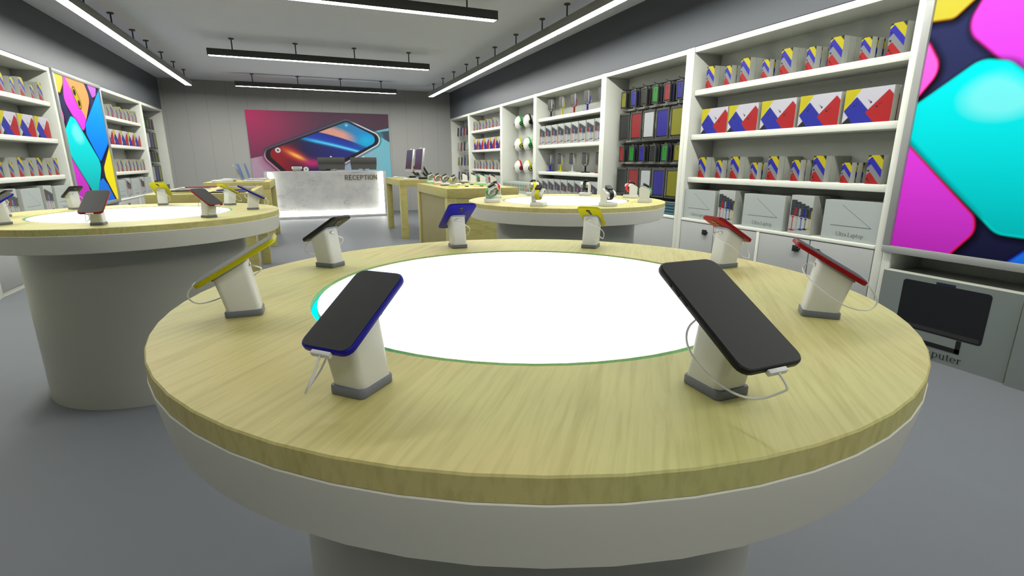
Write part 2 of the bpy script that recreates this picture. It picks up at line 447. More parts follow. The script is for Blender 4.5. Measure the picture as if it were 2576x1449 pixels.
def art_mesh(name, w, h, nx, ny, fn, material, depth=0, body=(1, 1, 1), u0=0, u1=1, v0=0, v1=1, extra=None, ink=1.0):
    """printed front (facing -Y, x 0..w centred, z 0..h) plus, if depth, the other five sides of the carton.
    extra: list of (polygon list in x,z ; colour) printed slightly proud of the front"""
    us, vs = np.meshgrid(np.linspace(0, 1, nx+1), np.linspace(0, 1, ny+1))
    X = (us-.5)*w; Z = vs*h
    col = fn(u0+(u1-u0)*us, v0+(v1-v0)*vs)*ink
    V = np.stack([X, np.zeros_like(X), Z], -1).reshape(-1, 3)
    cols = np.concatenate([col.reshape(-1, 3)], 0)
    idx = np.arange((nx+1)*(ny+1)).reshape(ny+1, nx+1)
    F = np.stack([idx[:-1, :-1], idx[:-1, 1:], idx[1:, 1:], idx[1:, :-1]], -1).reshape(-1, 4).tolist()
    V = V.tolist(); cols = cols.tolist()
    if depth:
        b = len(V); x0, x1 = -w/2, w/2; c = min(.0025, w*.03)
        # body with small chamfer so that edges catch light
        P = [(x0, 0, 0), (x1, 0, 0), (x1, 0, h), (x0, 0, h), (x0, depth, 0), (x1, depth, 0), (x1, depth, h), (x0, depth, h)]
        for q in ((4, 0, 3, 7), (1, 5, 6, 2), (3, 2, 6, 7), (0, 4, 5, 1), (5, 4, 7, 6)):
            k = len(V)
            for i in q: V.append(P[i]); cols.append(body)
            F.append([k, k+1, k+2, k+3])
    if extra:
        for polys, c in extra:
            for pl in polys:
                k = len(V)
                for (a, z) in pl: V.append((a, -.0006, z)); cols.append(c)
                F.append(list(range(k, k+len(pl))))
    me = bpy.data.meshes.new(name); me.from_pydata(V, [], F); me.update()
    a = me.color_attributes.new('Col', 'FLOAT_COLOR', 'POINT')
    arr = np.ones((len(V), 4), np.float32); arr[:, :3] = np.array(cols, np.float32)
    a.data.foreach_set('color', arr.ravel())
    me.materials.append(material)
    return me

# ------------------------------------------------------------------ materials
M = {}
WH = (.80, .82, .74)
M['white'] = mat('cabinet_white', WH, .42, .3)
M['cabin'] = mat('cabinet_inside', (.72, .74, .66), .5, .25)
M['door'] = mat('door_grey_white', (.43, .445, .435), .4, .3)
M['backp'] = mat('cabinet_back', (.62, .64, .59), .55, .2)
M['counter'] = M['white']
M['floor'] = mat('floor_grey', (.165, .175, .195), .55, .2, var=.02)
M['ceil'] = mat('ceiling_grey', (.82, .84, .88), .8, .1, var=.01)
M['band'] = mat('soffit_slate', (.115, .125, .145), .45, .3, var=.02)
M['wood'] = wood_mat('pale_wood', S(216, 206, 140), S(207, 196, 129), R(52))
M['wood2'] = wood_mat('table_wood', S(186, 176, 112), S(174, 163, 100), .05, 1.2)
M['wood3'] = wood_mat('panel_wood_shaded', S(140, 130, 80), S(128, 118, 70), .05, 1.2)  # table wood darkened: shade on the inset side panels put into the colour
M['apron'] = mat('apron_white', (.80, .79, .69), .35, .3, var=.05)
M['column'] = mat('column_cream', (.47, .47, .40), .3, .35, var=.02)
M['lightpanel'] = mat('light_panel', (1, 1, 1), .5, 0, emit=(1, 1, .985), es=1.05, var=0)
M['cyan'] = mat('cyan_led', (0, .8, .9), .5, 0, emit=(0, .85, 1), es=1.3, var=0)
M['stand'] = mat('stand_white', (.78, .79, .74), .3, .4, var=.01)
M['standbase'] = mat('stand_grey', (.20, .215, .25), .4, .3, var=.01)
M['plate'] = mat('plate_grey', (.32, .35, .42), .4, .3, var=.01)
M['cable'] = mat('cable_white', (.85, .85, .83), .4, .3, var=0)
M['screen'] = mat('phone_screen', (.040, .041, .040), .5, .15, var=0)
M['lens'] = mat('lens_black', (.012, .012, .014), .2, .5, var=0)
PC = {'black': (.012, .012, .0125), 'blue': (.008, .006, .30), 'red': (.27, .003, .004), 'yellow': (.50, .47, .003), 'silver': (.5, .5, .52), 'green': (.02, .36, .04)}
for k, c in PC.items(): M['ph_'+k] = mat('phone_'+k, c, .38, .22, var=0)
M['housing'] = mat('lamp_housing', (.075, .075, .068), .5, .3, var=0)
M['diffuser'] = mat('lamp_diffuser', (1, 1, 1), .5, 0, emit=(1, 1, .92), es=27, var=0)
M['diffuser3'] = mat('rear_lamp_diffuser', (1, 1, 1), .5, 0, emit=(1, 1, .92), es=46, var=0)
M['diffuser2'] = mat('strip_diffuser', (1, 1, 1), .5, 0, emit=(1, 1, .92), es=52, var=0)
M['housing2'] = mat('strip_housing_lit', (.30, .30, .27), .5, .3, var=0)  # lighter copy of the lamp housing, bloom from the strips painted in
M['black'] = mat('black_plastic', (.012, .012, .013), .4, .4, var=0)
M['dark'] = mat('dark_grey_plastic', (.06, .06, .055), .45, .4, var=0)
M['grey'] = mat('grey_plastic', (.3, .3, .3), .4, .4, var=0)
M['silver'] = mat('aluminium', (.62, .62, .63), .28, .5, metal=.6, var=0)
M['frame'] = mat('poster_frame', (.34, .35, .34), .4, .4, metal=.2, var=0)
M['print'] = art_mat('box_print', .4)
M['poster'] = art_mat('poster_backlit', .5, es=1.02, dim=.02, spec=.05)
M['wallposter'] = art_mat('wall_poster_print', .55, es=0)
M['wpost_e'] = art_mat('wall_poster_glow', .5, es=.5, dim=.4)  # glow added to a plain wall print, no lamp behind it
M['pack'] = mat('clear_pack_grey', (.060, .060, .052), .35, .4, var=0)
M['rail'] = mat('rail_black', (.012, .013, .014), .35, .4, var=0)
M['gold'] = mat('letter_bronze', (.13, .105, .065), .4, .4, var=0)
M['led'] = mat('led_strip', (1, 1, 1), .5, 0, emit=(1, 1, .92), es=34, var=0)
for k, c in {'black': (.016, .018, .020), 'red': (.24, .018, .022), 'white': (.42, .44, .46), 'blue': (.020, .017, .23), 'yellow': (.19, .185, .012), 'green': (.012, .20, .02), 'teal': (.018, .05, .062)}.items():
    M['case_'+k] = mat('case_'+k, c, .3, .4, var=.06)
for k, c in {'black': (.014, .014, .015), 'red': (.6, .01, .02), 'yellow': (.72, .66, .01), 'green': (.03, .5, .07)}.items():
    M['band_'+k] = mat('strap_'+k, c, .4, .3, var=0)
for k, c in {'green': (.10, .62, .06), 'red': (.70, .20, .08), 'black': (.03, .03, .03), 'yellow': (.80, .74, .03)}.items():
    M['flat_'+k] = mat('flat_strap_'+k, c, .5, .2, var=0)

# marble
def marble():
    m, nt, p = setup_mat('marble')
    tc = nt.nodes.new('ShaderNodeTexCoord')
    n = nt.nodes.new('ShaderNodeTexNoise'); n.inputs['Scale'].default_value = 3.5; n.inputs['Detail'].default_value = 9; n.inputs['Roughness'].default_value = .62
    nt.links.new(tc.outputs['Object'], n.inputs['Vector'])
    r = nt.nodes.new('ShaderNodeValToRGB'); r.color_ramp.elements[0].position = .3; r.color_ramp.elements[0].color = (.40, .40, .40, 1)
    r.color_ramp.elements[1].position = .58; r.color_ramp.elements[1].color = (.52, .52, .505, 1)
    nt.links.new(n.outputs['Fac'], r.inputs[0])
    mp = nt.nodes.new('ShaderNodeMapping'); mp.inputs['Rotation'].default_value = (0, R(38), 0); mp.inputs['Scale'].default_value = (.55, 1, 2.3)
    nt.links.new(tc.outputs['Object'], mp.inputs['Vector'])
    n2 = nt.nodes.new('ShaderNodeTexNoise'); n2.inputs['Scale'].default_value = 1.5; n2.inputs['Detail'].default_value = 8; n2.inputs['Distortion'].default_value = .7
    nt.links.new(mp.outputs[0], n2.inputs['Vector'])
    sub = nt.nodes.new('ShaderNodeMath'); sub.operation = 'SUBTRACT'; sub.inputs[1].default_value = .5
    ab = nt.nodes.new('ShaderNodeMath'); ab.operation = 'ABSOLUTE'
    nt.links.new(n2.outputs['Fac'], sub.inputs[0]); nt.links.new(sub.outputs[0], ab.inputs[0])
    r2 = nt.nodes.new('ShaderNodeValToRGB'); r2.color_ramp.elements[0].position = 0; r2.color_ramp.elements[0].color = (.66, .65, .65, 1)
    r2.color_ramp.elements[1].position = .006; r2.color_ramp.elements[1].color = (1, 1, 1, 1)
    nt.links.new(ab.outputs[0], r2.inputs[0])
    mx = nt.nodes.new('ShaderNodeMix'); mx.data_type = 'RGBA'; mx.blend_type = 'MULTIPLY'; mx.inputs[0].default_value = 1
    nt.links.new(r.outputs[0], mx.inputs[6]); nt.links.new(r2.outputs[0], mx.inputs[7])
    nt.links.new(mx.outputs[2], p.inputs['Base Color'])
    p.inputs['Roughness'].default_value = .3
    return m
M['marble'] = marble()
def backwall():
    m, nt, p = setup_mat('wall_panels')
    tc = nt.nodes.new('ShaderNodeTexCoord'); sx = nt.nodes.new('ShaderNodeSeparateXYZ')
    nt.links.new(tc.outputs['Object'], sx.inputs[0])
    a = nt.nodes.new('ShaderNodeMath'); a.operation = 'ADD'; a.inputs[1].default_value = 1.37+.375*12
    b = nt.nodes.new('ShaderNodeMath'); b.operation = 'MODULO'; b.inputs[1].default_value = .375
    c = nt.nodes.new('ShaderNodeMath'); c.operation = 'LESS_THAN'; c.inputs[1].default_value = .005
    nt.links.new(sx.outputs[0], a.inputs[0]); nt.links.new(a.outputs[0], b.inputs[0]); nt.links.new(b.outputs[0], c.inputs[0])
    mx = nt.nodes.new('ShaderNodeMix'); mx.data_type = 'RGBA'
    mx.inputs[6].default_value = (.41, .41, .40, 1); mx.inputs[7].default_value = (.27, .27, .26, 1)
    nt.links.new(c.outputs[0], mx.inputs[0]); nt.links.new(mx.outputs[2], p.inputs['Base Color'])
    p.inputs['Roughness'].default_value = .6; p.inputs['Specular IOR Level'].default_value = .2
    return m
M['wall'] = backwall()

# ------------------------------------------------------------------ room
XR, XL, YB, DEP = 3.465, -2.555, 12.575, .335
HC, HB = 2.8, 2.2
YF = -2.5
struct(MB().box(XL-DEP-.1, XR+DEP+.1, YF-.1, YB+.1, -.1, 0).obj('floor', M['floor'], smooth=0))
struct(MB().box(XL-DEP-.1, XR+DEP+.1, YF-.1, YB+.1, HC, HC+.1).obj('ceiling', M['ceil'], smooth=0))
struct(MB().box(XL-DEP-.1, XR+DEP+.1, YB, YB+.1, 0, HC).obj('wall_back', M['wall'], smooth=0))
struct(MB().box(XL-DEP-.1, XR+DEP+.1, YF-.1, YF, 0, HC).obj('wall_front', M['ceil'], smooth=0))
struct(MB().box(XL-DEP-.1, XL-DEP, YF, YB, 0, HC).obj('wall_left', M['band'], smooth=0))
struct(MB().box(XR+DEP, XR+DEP+.1, YF, YB, 0, HC).obj('wall_right', M['band'], smooth=0))
struct(MB().box(XL-DEP, XL, YF, YB, HB+.001, HC).obj('trim_1', M['band'], smooth=0))
struct(MB().box(XR, XR+DEP, YF, YB, HB+.001, HC).obj('trim_2', M['band'], smooth=0))
# plain closed walls for the stretches of shop front beside and behind the viewpoint
struct(MB().box(XL-DEP, XL, YF, 5.574, 0, HB).obj('trim_3', M['cabin'], smooth=0))
struct(MB().box(XR, XR+DEP, YF, .574, 0, HB).obj('trim_4', M['cabin'], smooth=0))

# ------------------------------------------------------------------ cabinets
SHZ = (1.823, 1.421, 1.022); CT = .627
class Cab:
    def __init__(s, side, ya, w):
        s.side, s.w = side, w
        if side == 'R': s.o = (XR, ya+w, 0); s.rz = -pi/2
        else: s.o = (XL, ya, 0); s.rz = pi/2
    def P(s, u, d, z):
        if s.side == 'R': return (s.o[0]+d, s.o[1]-u, z)
        return (s.o[0]-d, s.o[1]+u, z)

def panel(name, t, m, *b, bev=.004): return MB().box(*b, bev=bev).obj(name, m, t)
def doors(t, w, edges, locks):
    for a, b in edges:
        d = panel('door', t, M['door'], a+.004, b-.004, .004, .022, .045, CT-.03, bev=.003)
        for lk in locks:
            if a < lk < b:
                k = MB().box(lk-.024, lk+.018, -.014, .003, .497, .543, bev=.002); k.box(lk+.0185, lk+.024, -.012, .002, .5, .54)
                k.lathe([(.006, lk+.024), (.009, lk+.028), (.009, lk+.036)], 12, -.006, .521, axis='x')
                k.obj('lock', M['black'], d)
    panel('plinth', t, M['white'], .05, w-.05, .012, .03, 0, .043, bev=.003)
def shell(t, w, top=True):
    panel('side_panel', t, M['white'], 0, .0545, 0, .33, 0, HB, bev=.006)
    panel('side_panel', t, M['white'], w-.0545, w, 0, .33, 0, HB, bev=.006)
    panel('top_panel', t, M['white'], .055, w-.055, .002, .328, HB-.05, HB-.001, bev=.006)
    panel('back_panel', t, M['backp'], .0, w, .3305, .3345, 0, HB-.001, bev=0)
def shelf_cabinet(side, ya, label, kind='wide'):
    w = 2.0 if kind == 'wide' else 1.5
    c = Cab(side, ya, w)
    t = thing('shelf_cabinet', label, 'cabinet', c.o, c.rz, 'white wall cabinets along the side walls')
    shell(t, w)
    if kind == 'wide':
        for z in SHZ: panel('shelf', t, M['white'], .056, w-.056, .036, .329, z-.05, z, bev=.007)
        panel('middle_post', t, M['white'], w/2-.014, w/2+.014, 0, .3, .043, CT-.026)
        doors(t, w, ((.056, .5), (.5, w/2-.014), (w/2+.014, 1.476), (1.476, w-.056)), (.395, 1.37, 1.54))
    else:
        doors(t, w, ((.056, w/2), (w/2, w-.056)), (w/2-.11, w/2+.07))
    panel('countertop', t, M['white'], .055, w-.055, .0, .329, CT-.026, CT, bev=.005)
    return c, t

CABS = {}
CABS['R1'] = shelf_cabinet('R', 2.075, 'white shelf cabinet of colourful boxes beside the large right lightbox')
CABS['R2'] = shelf_cabinet('R', 4.075, 'narrow white cabinet hung with phone cases, right of the microphone shelves', 'n')
CABS['R3'] = shelf_cabinet('R', 5.575, 'white shelf cabinet holding the row of desk microphones')
CABS['R4'] = shelf_cabinet('R', 7.575, 'narrow white cabinet with headphones on white domes', 'n')
CABS['R5'] = shelf_cabinet('R', 9.075, 'far right white shelf cabinet of phone boxes past the headphones')
CABS['R6'] = shelf_cabinet('R', 11.075, 'narrow white cabinet in the far right corner at the back wall', 'n')
CABS['L1'] = shelf_cabinet('L', 5.575, 'white shelf cabinet of boxes at the left edge before the left lightbox')
CABS['L3'] = shelf_cabinet('L', 9.075, 'white shelf cabinet of boxes just beyond the left lightbox')
CABS['L4'] = shelf_cabinet('L', 11.075, 'narrow white cabinet in the far left corner at the back wall', 'n')

# lightbox (poster) cabinets
poster_me = art_mesh('poster', 1.41, 1.507, 280, 300, art_poster, M['poster'], u0=.03, u1=.97, v0=.029, v1=.971)
def poster_cabinet(side, ya, label):
    w = 1.5; c = Cab(side, ya, w)
    t = thing('lightbox_cabinet', label, 'cabinet', c.o, c.rz)
    shell(t, w)
    b = MB()
    for x0, x1, z0, z1 in ((.0, w, .6, .646), (.0, w, 2.153, HB), (0, .045, .646, 2.153), (w-.045, w, .646, 2.153)):
        b.box(x0+.0005, x1-.0005, -.022, -.001, z0, z1-.0005, bev=.003)
    b.obj('poster_frame', M['frame'], t)
    MB().box(.057, w-.057, .008, .3, .6, 2.14).obj('lightbox', M['frame'], t, smooth=0)
    p = link('poster', poster_me, t, (w/2, -.004, .646)); p['label'] = 'backlit poster of colourful phones'
    return c, t
CABS['R0'] = poster_cabinet('R', .575, 'large backlit poster wall of colourful phones at the right edge')
CABS['L2'] = poster_cabinet('L', 7.575, 'backlit poster wall of colourful phones on the left wall')

# ------------------------------------------------------------------ boxes on the shelves
BW = S(190, 193, 182)
ORD = ['first', 'second', 'third', 'fourth', 'fifth', 'sixth', 'seventh', 'eighth', 'ninth', 'tenth']
def mk(name, me): return me
me_L = art_mesh('phone_box', .098, .187, 48, 92, art_tall, M['print'], .064, BW, ink=.62)
me_M = art_mesh('phone_box', .073, .158, 40, 80, art_tall, M['print'], .0585, BW, ink=.62)
me_S = art_mesh('phone_box', .070, .139, 40, 76, art_tall, M['print'], .0500, BW, ink=.62)
me_T = art_mesh('tablet_box', .318, .222, 130, 90, art_tablet, M['print'], .052, BW, ink=.62)
LB = S(176, 184, 182)
lap_extra = [
  ([[(-.073, .2455), (-.0715, .247), (.1465, .1045), (.145, .103)]], S(70, 84, 88)),
  ([[(-.141, .0995), (-.141, .1025), (.1465, .1045), (.1465, .1015)]], S(52, 70, 78)),
  (text_polys('Ultra Laptop', SERIF, -.093, .105, .030, .030), S(78, 84, 84))]
me_LAP = art_mesh('laptop_box', .405, .277, 2, 2, lambda u, v: np.zeros(u.shape+(3,))+LB, M['print'], .048, S(190, 194, 186), extra=lap_extra)
me_MIC = art_mesh('microphone_box', .187, .292, 72, 108, art_mics, M['print'], .085, S(186, 190, 182), ink=.75)
me_MIC2 = art_mesh('microphone_box', .185, .285, 64, 96, art_mics, M['print'], .085, S(176, 180, 172), ink=.7)
me_HP = art_mesh('headphone_box', .212, .19, 60, 40, art_head, M['print'], .13, S(196, 200, 192))

def put(name, me, c, u, d, z, label, cat, group, rz=0):
    o = link(name, me, None, c.P(u, d, z+(.0006 if z > 0 else 0)), c.rz+rz)
    return tag(o, label, cat, group)
TALLS = [('L', .218), ('M', .433), ('L', .619), ('S', .83), ('L', 1.017), ('M', 1.226), ('L', 1.417), ('S', 1.627), ('L', 1.816)]
SN = {'L': 'tall', 'M': 'medium', 'S': 'small'}
def fill_phones(key, cname, depth=4, uset=None, rows=(0, 2), tabs=2, lap=4, micd=3):
    c = CABS[key][0]
    for r in rows:
        shn = ('top shelf', '', 'third shelf')[r]
        for k, (sz, u) in enumerate(TALLS):
            me = {'L': me_L, 'M': me_M, 'S': me_S}[sz]
            for j in range(depth if sz != 'X' else 2):
                if j == 0: lab = f'{SN[sz]} phone box, front of the {ORD[k]} stack, {shn}, {cname}'
                else: lab = f'{SN[sz]} phone box, {ORD[j]} deep in {ORD[k]} stack, {shn}, {cname}'
                put('phone_box', me, c, u, .06+.0655*j, SHZ[r], lab, 'box', f'phone boxes on the {shn} of the {cname}')
    for k, u in enumerate((.315, .645, .997, 1.349, 1.699)):
        for j in range(tabs):
            w = 'front' if j == 0 else ORD[j]+' deep'
            put('tablet_box', me_T, c, u, .06+.06*j, SHZ[1], f'wide tablet box, {w}, {ORD[k]} from left on second shelf, {cname}', 'box', f'tablet boxes on the second shelf of the {cname}')
    for k, u in enumerate((.262, 1.003, 1.742)):
        for j in range(lap):
            w = 'front' if j == 0 else ORD[j]+' deep'
            put('laptop_box', me_LAP, c, u, .02+.05*j, CT, f'pale laptop box, {w} of the {ORD[k]} row on the counter, {cname}', 'box', f'laptop boxes on the counter of the {cname}')
    for k, u in enumerate((.61, 1.358)):
        for j in range(micd):
            w = 'front' if j == 0 else ORD[j]+' deep'
            put('microphone_box', me_MIC, c, u, .015+.0865*j, CT, f'microphone box, {w} of the {ORD[k]} pair gap on the counter, {cname}', 'box', f'microphone boxes on the counter of the {cname}')
fill_phones('R1', 'near right cabinet', 4)
fill_phones('R5', 'far right cabinet', 3, tabs=1, lap=2, micd=2)
fill_phones('L1', 'near left cabinet', 4, lap=3)
fill_phones('L3', 'far left cabinet', 4, lap=3)

# computer cartons under the big right lightbox
def comp_extra(w, h):
    X = lambda u: (u-.5)*w
    Z = lambda v: v*h
    ex = [([[(X(a)+0, Z(0)+b) for a, b in [(0, 0)]]], (0, 0, 0))][:0]
    scr = [(x, z) for x, z in rrect(.64*w, .60*h, .018, 4, X(.5), Z(.635))]
    ex.append(([[(X(.43), Z(.93)), (X(.57), Z(.93)), (X(.57), Z(.965)), (X(.43), Z(.965))]], S(24, 34, 52)))
    ex.append(([scr], S(17, 20, 26)))
    return ex, X, Z
_w, _h = .70, .495
ex, X_, Z_ = comp_extra(_w, _h)
ex.append((rc(X_(.30), Z_(.17), X_(.69), Z_(.225))+rc(X_(.655), Z_(.17), X_(.69), Z_(.33))+rc(X_(.30), Z_(.17), X_(.335), Z_(.33)), S(20, 20, 20)))
ex.append((text_polys('Computer', SERIF, X_(.30), X_(.72), Z_(.055), .045), S(40, 44, 44)))
chin = (rc(X_(.20), Z_(.355), X_(.80), Z_(.40)), S(48, 48, 46))
ex = ex[:2]+[chin]+ex[2:]
me_COMP = art_mesh('computer_box', _w, _h, 2, 2, lambda u, v: np.zeros(u.shape+(3,))+S(120, 128, 126), M['print'], .075, S(190, 194, 180), extra=None)
# printed layers are stacked in tiny steps so none hides another
def comp_front():
    V, F, cols = [], [], []
    for li, (polys, c) in enumerate(ex):
        for pl in polys:
            k = len(V)
            for a, z in pl: V.append((a, -.0005-.0004*li, z)); cols.append(c)
            F.append(list(range(k, k+len(pl))))
    me = me_COMP; V0 = [tuple(v.co) for v in me.vertices]; F0 = [list(p.vertices) for p in me.polygons]
    c0 = [tuple(d.color)[:3] for d in me.color_attributes['Col'].data]
    n = len(V0); me2 = bpy.data.meshes.new('computer_box')
    me2.from_pydata(V0+V, [], F0+[[i+n for i in f] for f in F])
    a = me2.color_attributes.new('Col', 'FLOAT_COLOR', 'POINT')
    arr = np.ones((n+len(V), 4), np.float32); arr[:, :3] = np.array(c0+cols, np.float32)
    a.data.foreach_set('color', arr.ravel()); me2.materials.append(M['print'])
    return me2
me_COMP2 = comp_front()
me_COMPb = art_mesh('computer_box', .66, .48, 1, 1, lambda u, v: np.zeros(u.shape+(3,))+S(120, 128, 126), M['print'], .03, S(170, 172, 160))
c = CABS['R0'][0]
for i, u in enumerate((.41, 1.105)):
    wh = ('left', 'right')[i]
    put('computer_box', me_COMP2, c, u+.02*i, (-.055, -.080)[i], 0, f'large computer carton standing on the floor, {wh} one under the right poster', 'box', 'computer cartons under the right poster')
    for j in range(8):
        put('computer_box', me_COMPb, c, u, .045+.034*j, 0, f'flat computer carton {ORD[j]} behind the {wh} large carton under the poster', 'box', 'computer cartons under the right poster')

# ------------------------------------------------------------------ hanging phone cases
def case_pack(w, h, colr, big):
    b = MB(); fw = .010 if not big else .016; th = .014
    b.box(-w/2, w/2, 0, .003, 0, h); b.box(-w/2, -w/2+fw, -th, 0, 0, h); b.box(w/2-fw, w/2, -th, 0, 0, h)
    b.box(-w/2+fw, w/2-fw, -th, 0, 0, fw*.8); b.box(-w/2+fw, w/2-fw, -th, 0, h-fw*1.4, h)
    b.box(-.018, .018, 0, .002, h, h+.0148)
    me_f = b.mesh('case_pack', M['pack'])
    p = MB().ext(rrect(w-2.4*fw, h-3.2*fw, .009, 4, 0, h/2), -th*.8, -.001, 'xz', bev=.002)
    me_c = p.mesh('phone_case', M['case_'+colr])
    q = MB()
    if not big:
        for k, (dx, dz, r) in enumerate(((.0, .022, .006), (.003, .038, .0045), (.006, .050, .0035))):
            q.lathe([(r, -th*.8-.001), (r, -th*.8+.001)], 10, -.5*(w-2.4*fw)*.0+dx, h-.02-dz, axis='y')
    me_q = q.mesh('lens_hole', M['lens']) if not big else None
    return me_f, me_c, me_q
PACK = {}
def get_pack(big, colr):
    if (big, colr) not in PACK: PACK[(big, colr)] = case_pack(.205 if big else .1, .312 if big else .187, colr, big)
    return PACK[(big, colr)]
def hang(c, u, d, z, big, colr, label, group):
    f, cs, q = get_pack(big, colr)
    o = link('case_pack', f, None, c.P(u, d, z), c.rz); tag(o, label, 'phone case', group)
    link('phone_case', cs, o)
    if q: link('lens_hole', q, o)
    return o
def fill_cases(key, cname, ds=3):
    c, t = CABS[key]
    g = f'packaged phone cases on the pegs of the {cname}'
    rows = [(1.784, False, .236+.0, .197, ['yellow', 'blue', 'black', 'green', 'red', 'blue', 'black'], 'top'),
            (1.413, True, .275, .235, ['black', 'red', 'white', 'blue', 'yellow', 'green'], 'second'),
            (1.165, False, .25, .2, ['red', 'green', 'blue', 'black', 'green', 'yellow', 'red'], 'third'),
            (.787, True, .275, .235, ['black', 'red', 'white', 'blue', 'yellow', 'green'], 'bottom')]
    for z, big, u0, pitch, cols, rn in rows:
        h = .312 if big else .187
        zr = z+h+.022
        rl = MB().box(.062, c.w-.062, .285, .329, zr-.008, zr+.022, bev=.002).obj('display_rail', M['rail'], t)
        if rn in ('second', 'bottom'): MB().box(.062, c.w-.062, .300, .329, z-.055, z-.012).obj('display_rail', M['rail'], t)
        for k, colr in enumerate(cols):
            u = u0+pitch*k
            if u > c.w-.14 and big or u > c.w-.1: continue
            MB().tube([(u, .284, zr-.004), (u, .15, zr-.004), (u, .125, zr+.002), (u, .12, zr+.012)], .0028, 6, 2).obj('peg', M['rail'], rl)
            nd = 1 if big else ds
            for j in range(nd):
                cl = colr if j == 0 else ['black', 'teal', 'blue'][(k+j) % 3]
                w = 'front' if j == 0 else ORD[j]+' back'
                hang(c, u, .15+.045*j, z, big, cl, f'{cl} {"large" if big else "small"} phone case pack, {w} on {ORD[k]} peg, {rn} row, {cname}', g)
    cb = M['case_teal']
    me = art_mesh('case_box', .2, .030, 20, 6, art_case, M['print'], .16, S(110, 118, 116))
    for k in range(6):
        for j in range(4):
            if key != 'R2' and j > 2: continue
            put('case_box', me, c, .2+.215*k, .05, CT+.031*j, f'flat dark accessory box, {ORD[j]} from bottom of {ORD[k]} pile, counter, {cname}', 'box', f'flat accessory boxes on the counter of the {cname}')
fill_cases('R2', 'near right case cabinet')
fill_cases('L4', 'far left corner cabinet', 1)

# far right corner: tilted hanging cases
c, t = CABS['R6']
me_hang = {k: MB().ext([(x*cos(R(-14))-y*sin(R(-14)), x*sin(R(-14))+y*cos(R(-14))) for x, y in rrect(.1, .2, .015, 4)], -.006, .006, 'xz', bev=.002).mesh('phone_case', M['case_'+k]) for k in ('black', 'blue', 'red', 'yellow', 'white')}
grid = [['black', 'blue', 'red'], ['white', 'red', 'black'], ['yellow', 'black', 'blue'], ['blue', 'red', 'yellow']]
for r in range(4):
    MB().box(.062, c.w-.062, .318, .329, 1.995-.345*r, 2.015-.345*r).obj('display_rail', M['grey'], t)
    for k in range(5):
        cl = (grid[r]*2)[k]
        o = put('phone_case', me_hang[cl], c, .25+.25*k, .12, 1.87-.345*r, f'{cl} bare phone case hanging tilted, {ORD[k]} from left, {ORD[r]} row, far right corner', 'phone case', 'tilted cases hanging in the far right corner')

# ------------------------------------------------------------------ microphones
def mic(colr, label, loc, rz):
    m = M['ph_'+colr]
    t = thing('desk_microphone', label, 'microphone', loc, rz, 'desk microphones on the shelves')
    MB().lathe([(.062, 0), (.064, .004), (.061, .010), (.025, .015), (.012, .018)], 28).obj('base', m, t)
    MB().lathe([(.017, .016), (.012, .03), (.014, .05), (.011, .075), (.014, .088)], 14).obj('stem', m, t)
    b = MB(); pts = [(-.066, 0, .19), (-.066, 0, .14)]
    for k in range(1, 12):
        a = pi+pi*k/12; pts.append((.066*cos(a)*(1 if abs(cos(a)) < .9 else 1), 0, .122+.032*sin(a)))
    pts += [(.066, 0, .14), (.066, 0, .19)]
    b.tube(pts, .005, 8, 1); b.obj('yoke', m, t)
    h = MB().ext(rrect(.104, .158, .024, 5, 0, .190), -.026, .030, 'xz', bev=.004).obj('head', M['silver'], t)
    g = MB().ext(rrect(.103, .155, .023, 5, 0, .190), -.0295, -.0262, 'xz').obj('grille', M['black'], h)
    s = MB()
    for k in range(10): s.box(-.044, .044, -.0320, -.0285, .128+.0132*k, .131+.0132*k)
    s.obj('grille_slats', M['grey'], h)
    return t
c = CABS['R3'][0]
for row, z, cols in ((0, SHZ[0], ['black', 'yellow', 'red', 'blue', 'silver']), (2, SHZ[2], ['blue', 'yellow', 'silver', 'black', 'red'])):
    for k, cl in enumerate(cols):
        mic(cl, f'desk microphone with {cl} stand, {ORD[k]} from left on {("top","","lower")[row]} shelf', c.P(.32+.363*k, .13, z+.0006), c.rz)
for k in range(9):
    for j in range(2):
        w = 'front' if j == 0 else 'second row'
        put('microphone_box', me_MIC2, c, .165+.2075*k, .06+.1*j, SHZ[1], f'printed microphone box, {w}, {ORD[k]} from left on shelf between the microphones', 'box', 'microphone boxes between the microphone shelves')
        put('microphone_box', me_MIC2, c, .165+.2075*k, .02+.1*j, CT, f'printed microphone box, {w}, {ORD[k]} from left on counter below the microphones', 'box', 'microphone boxes on the counter below the microphones')

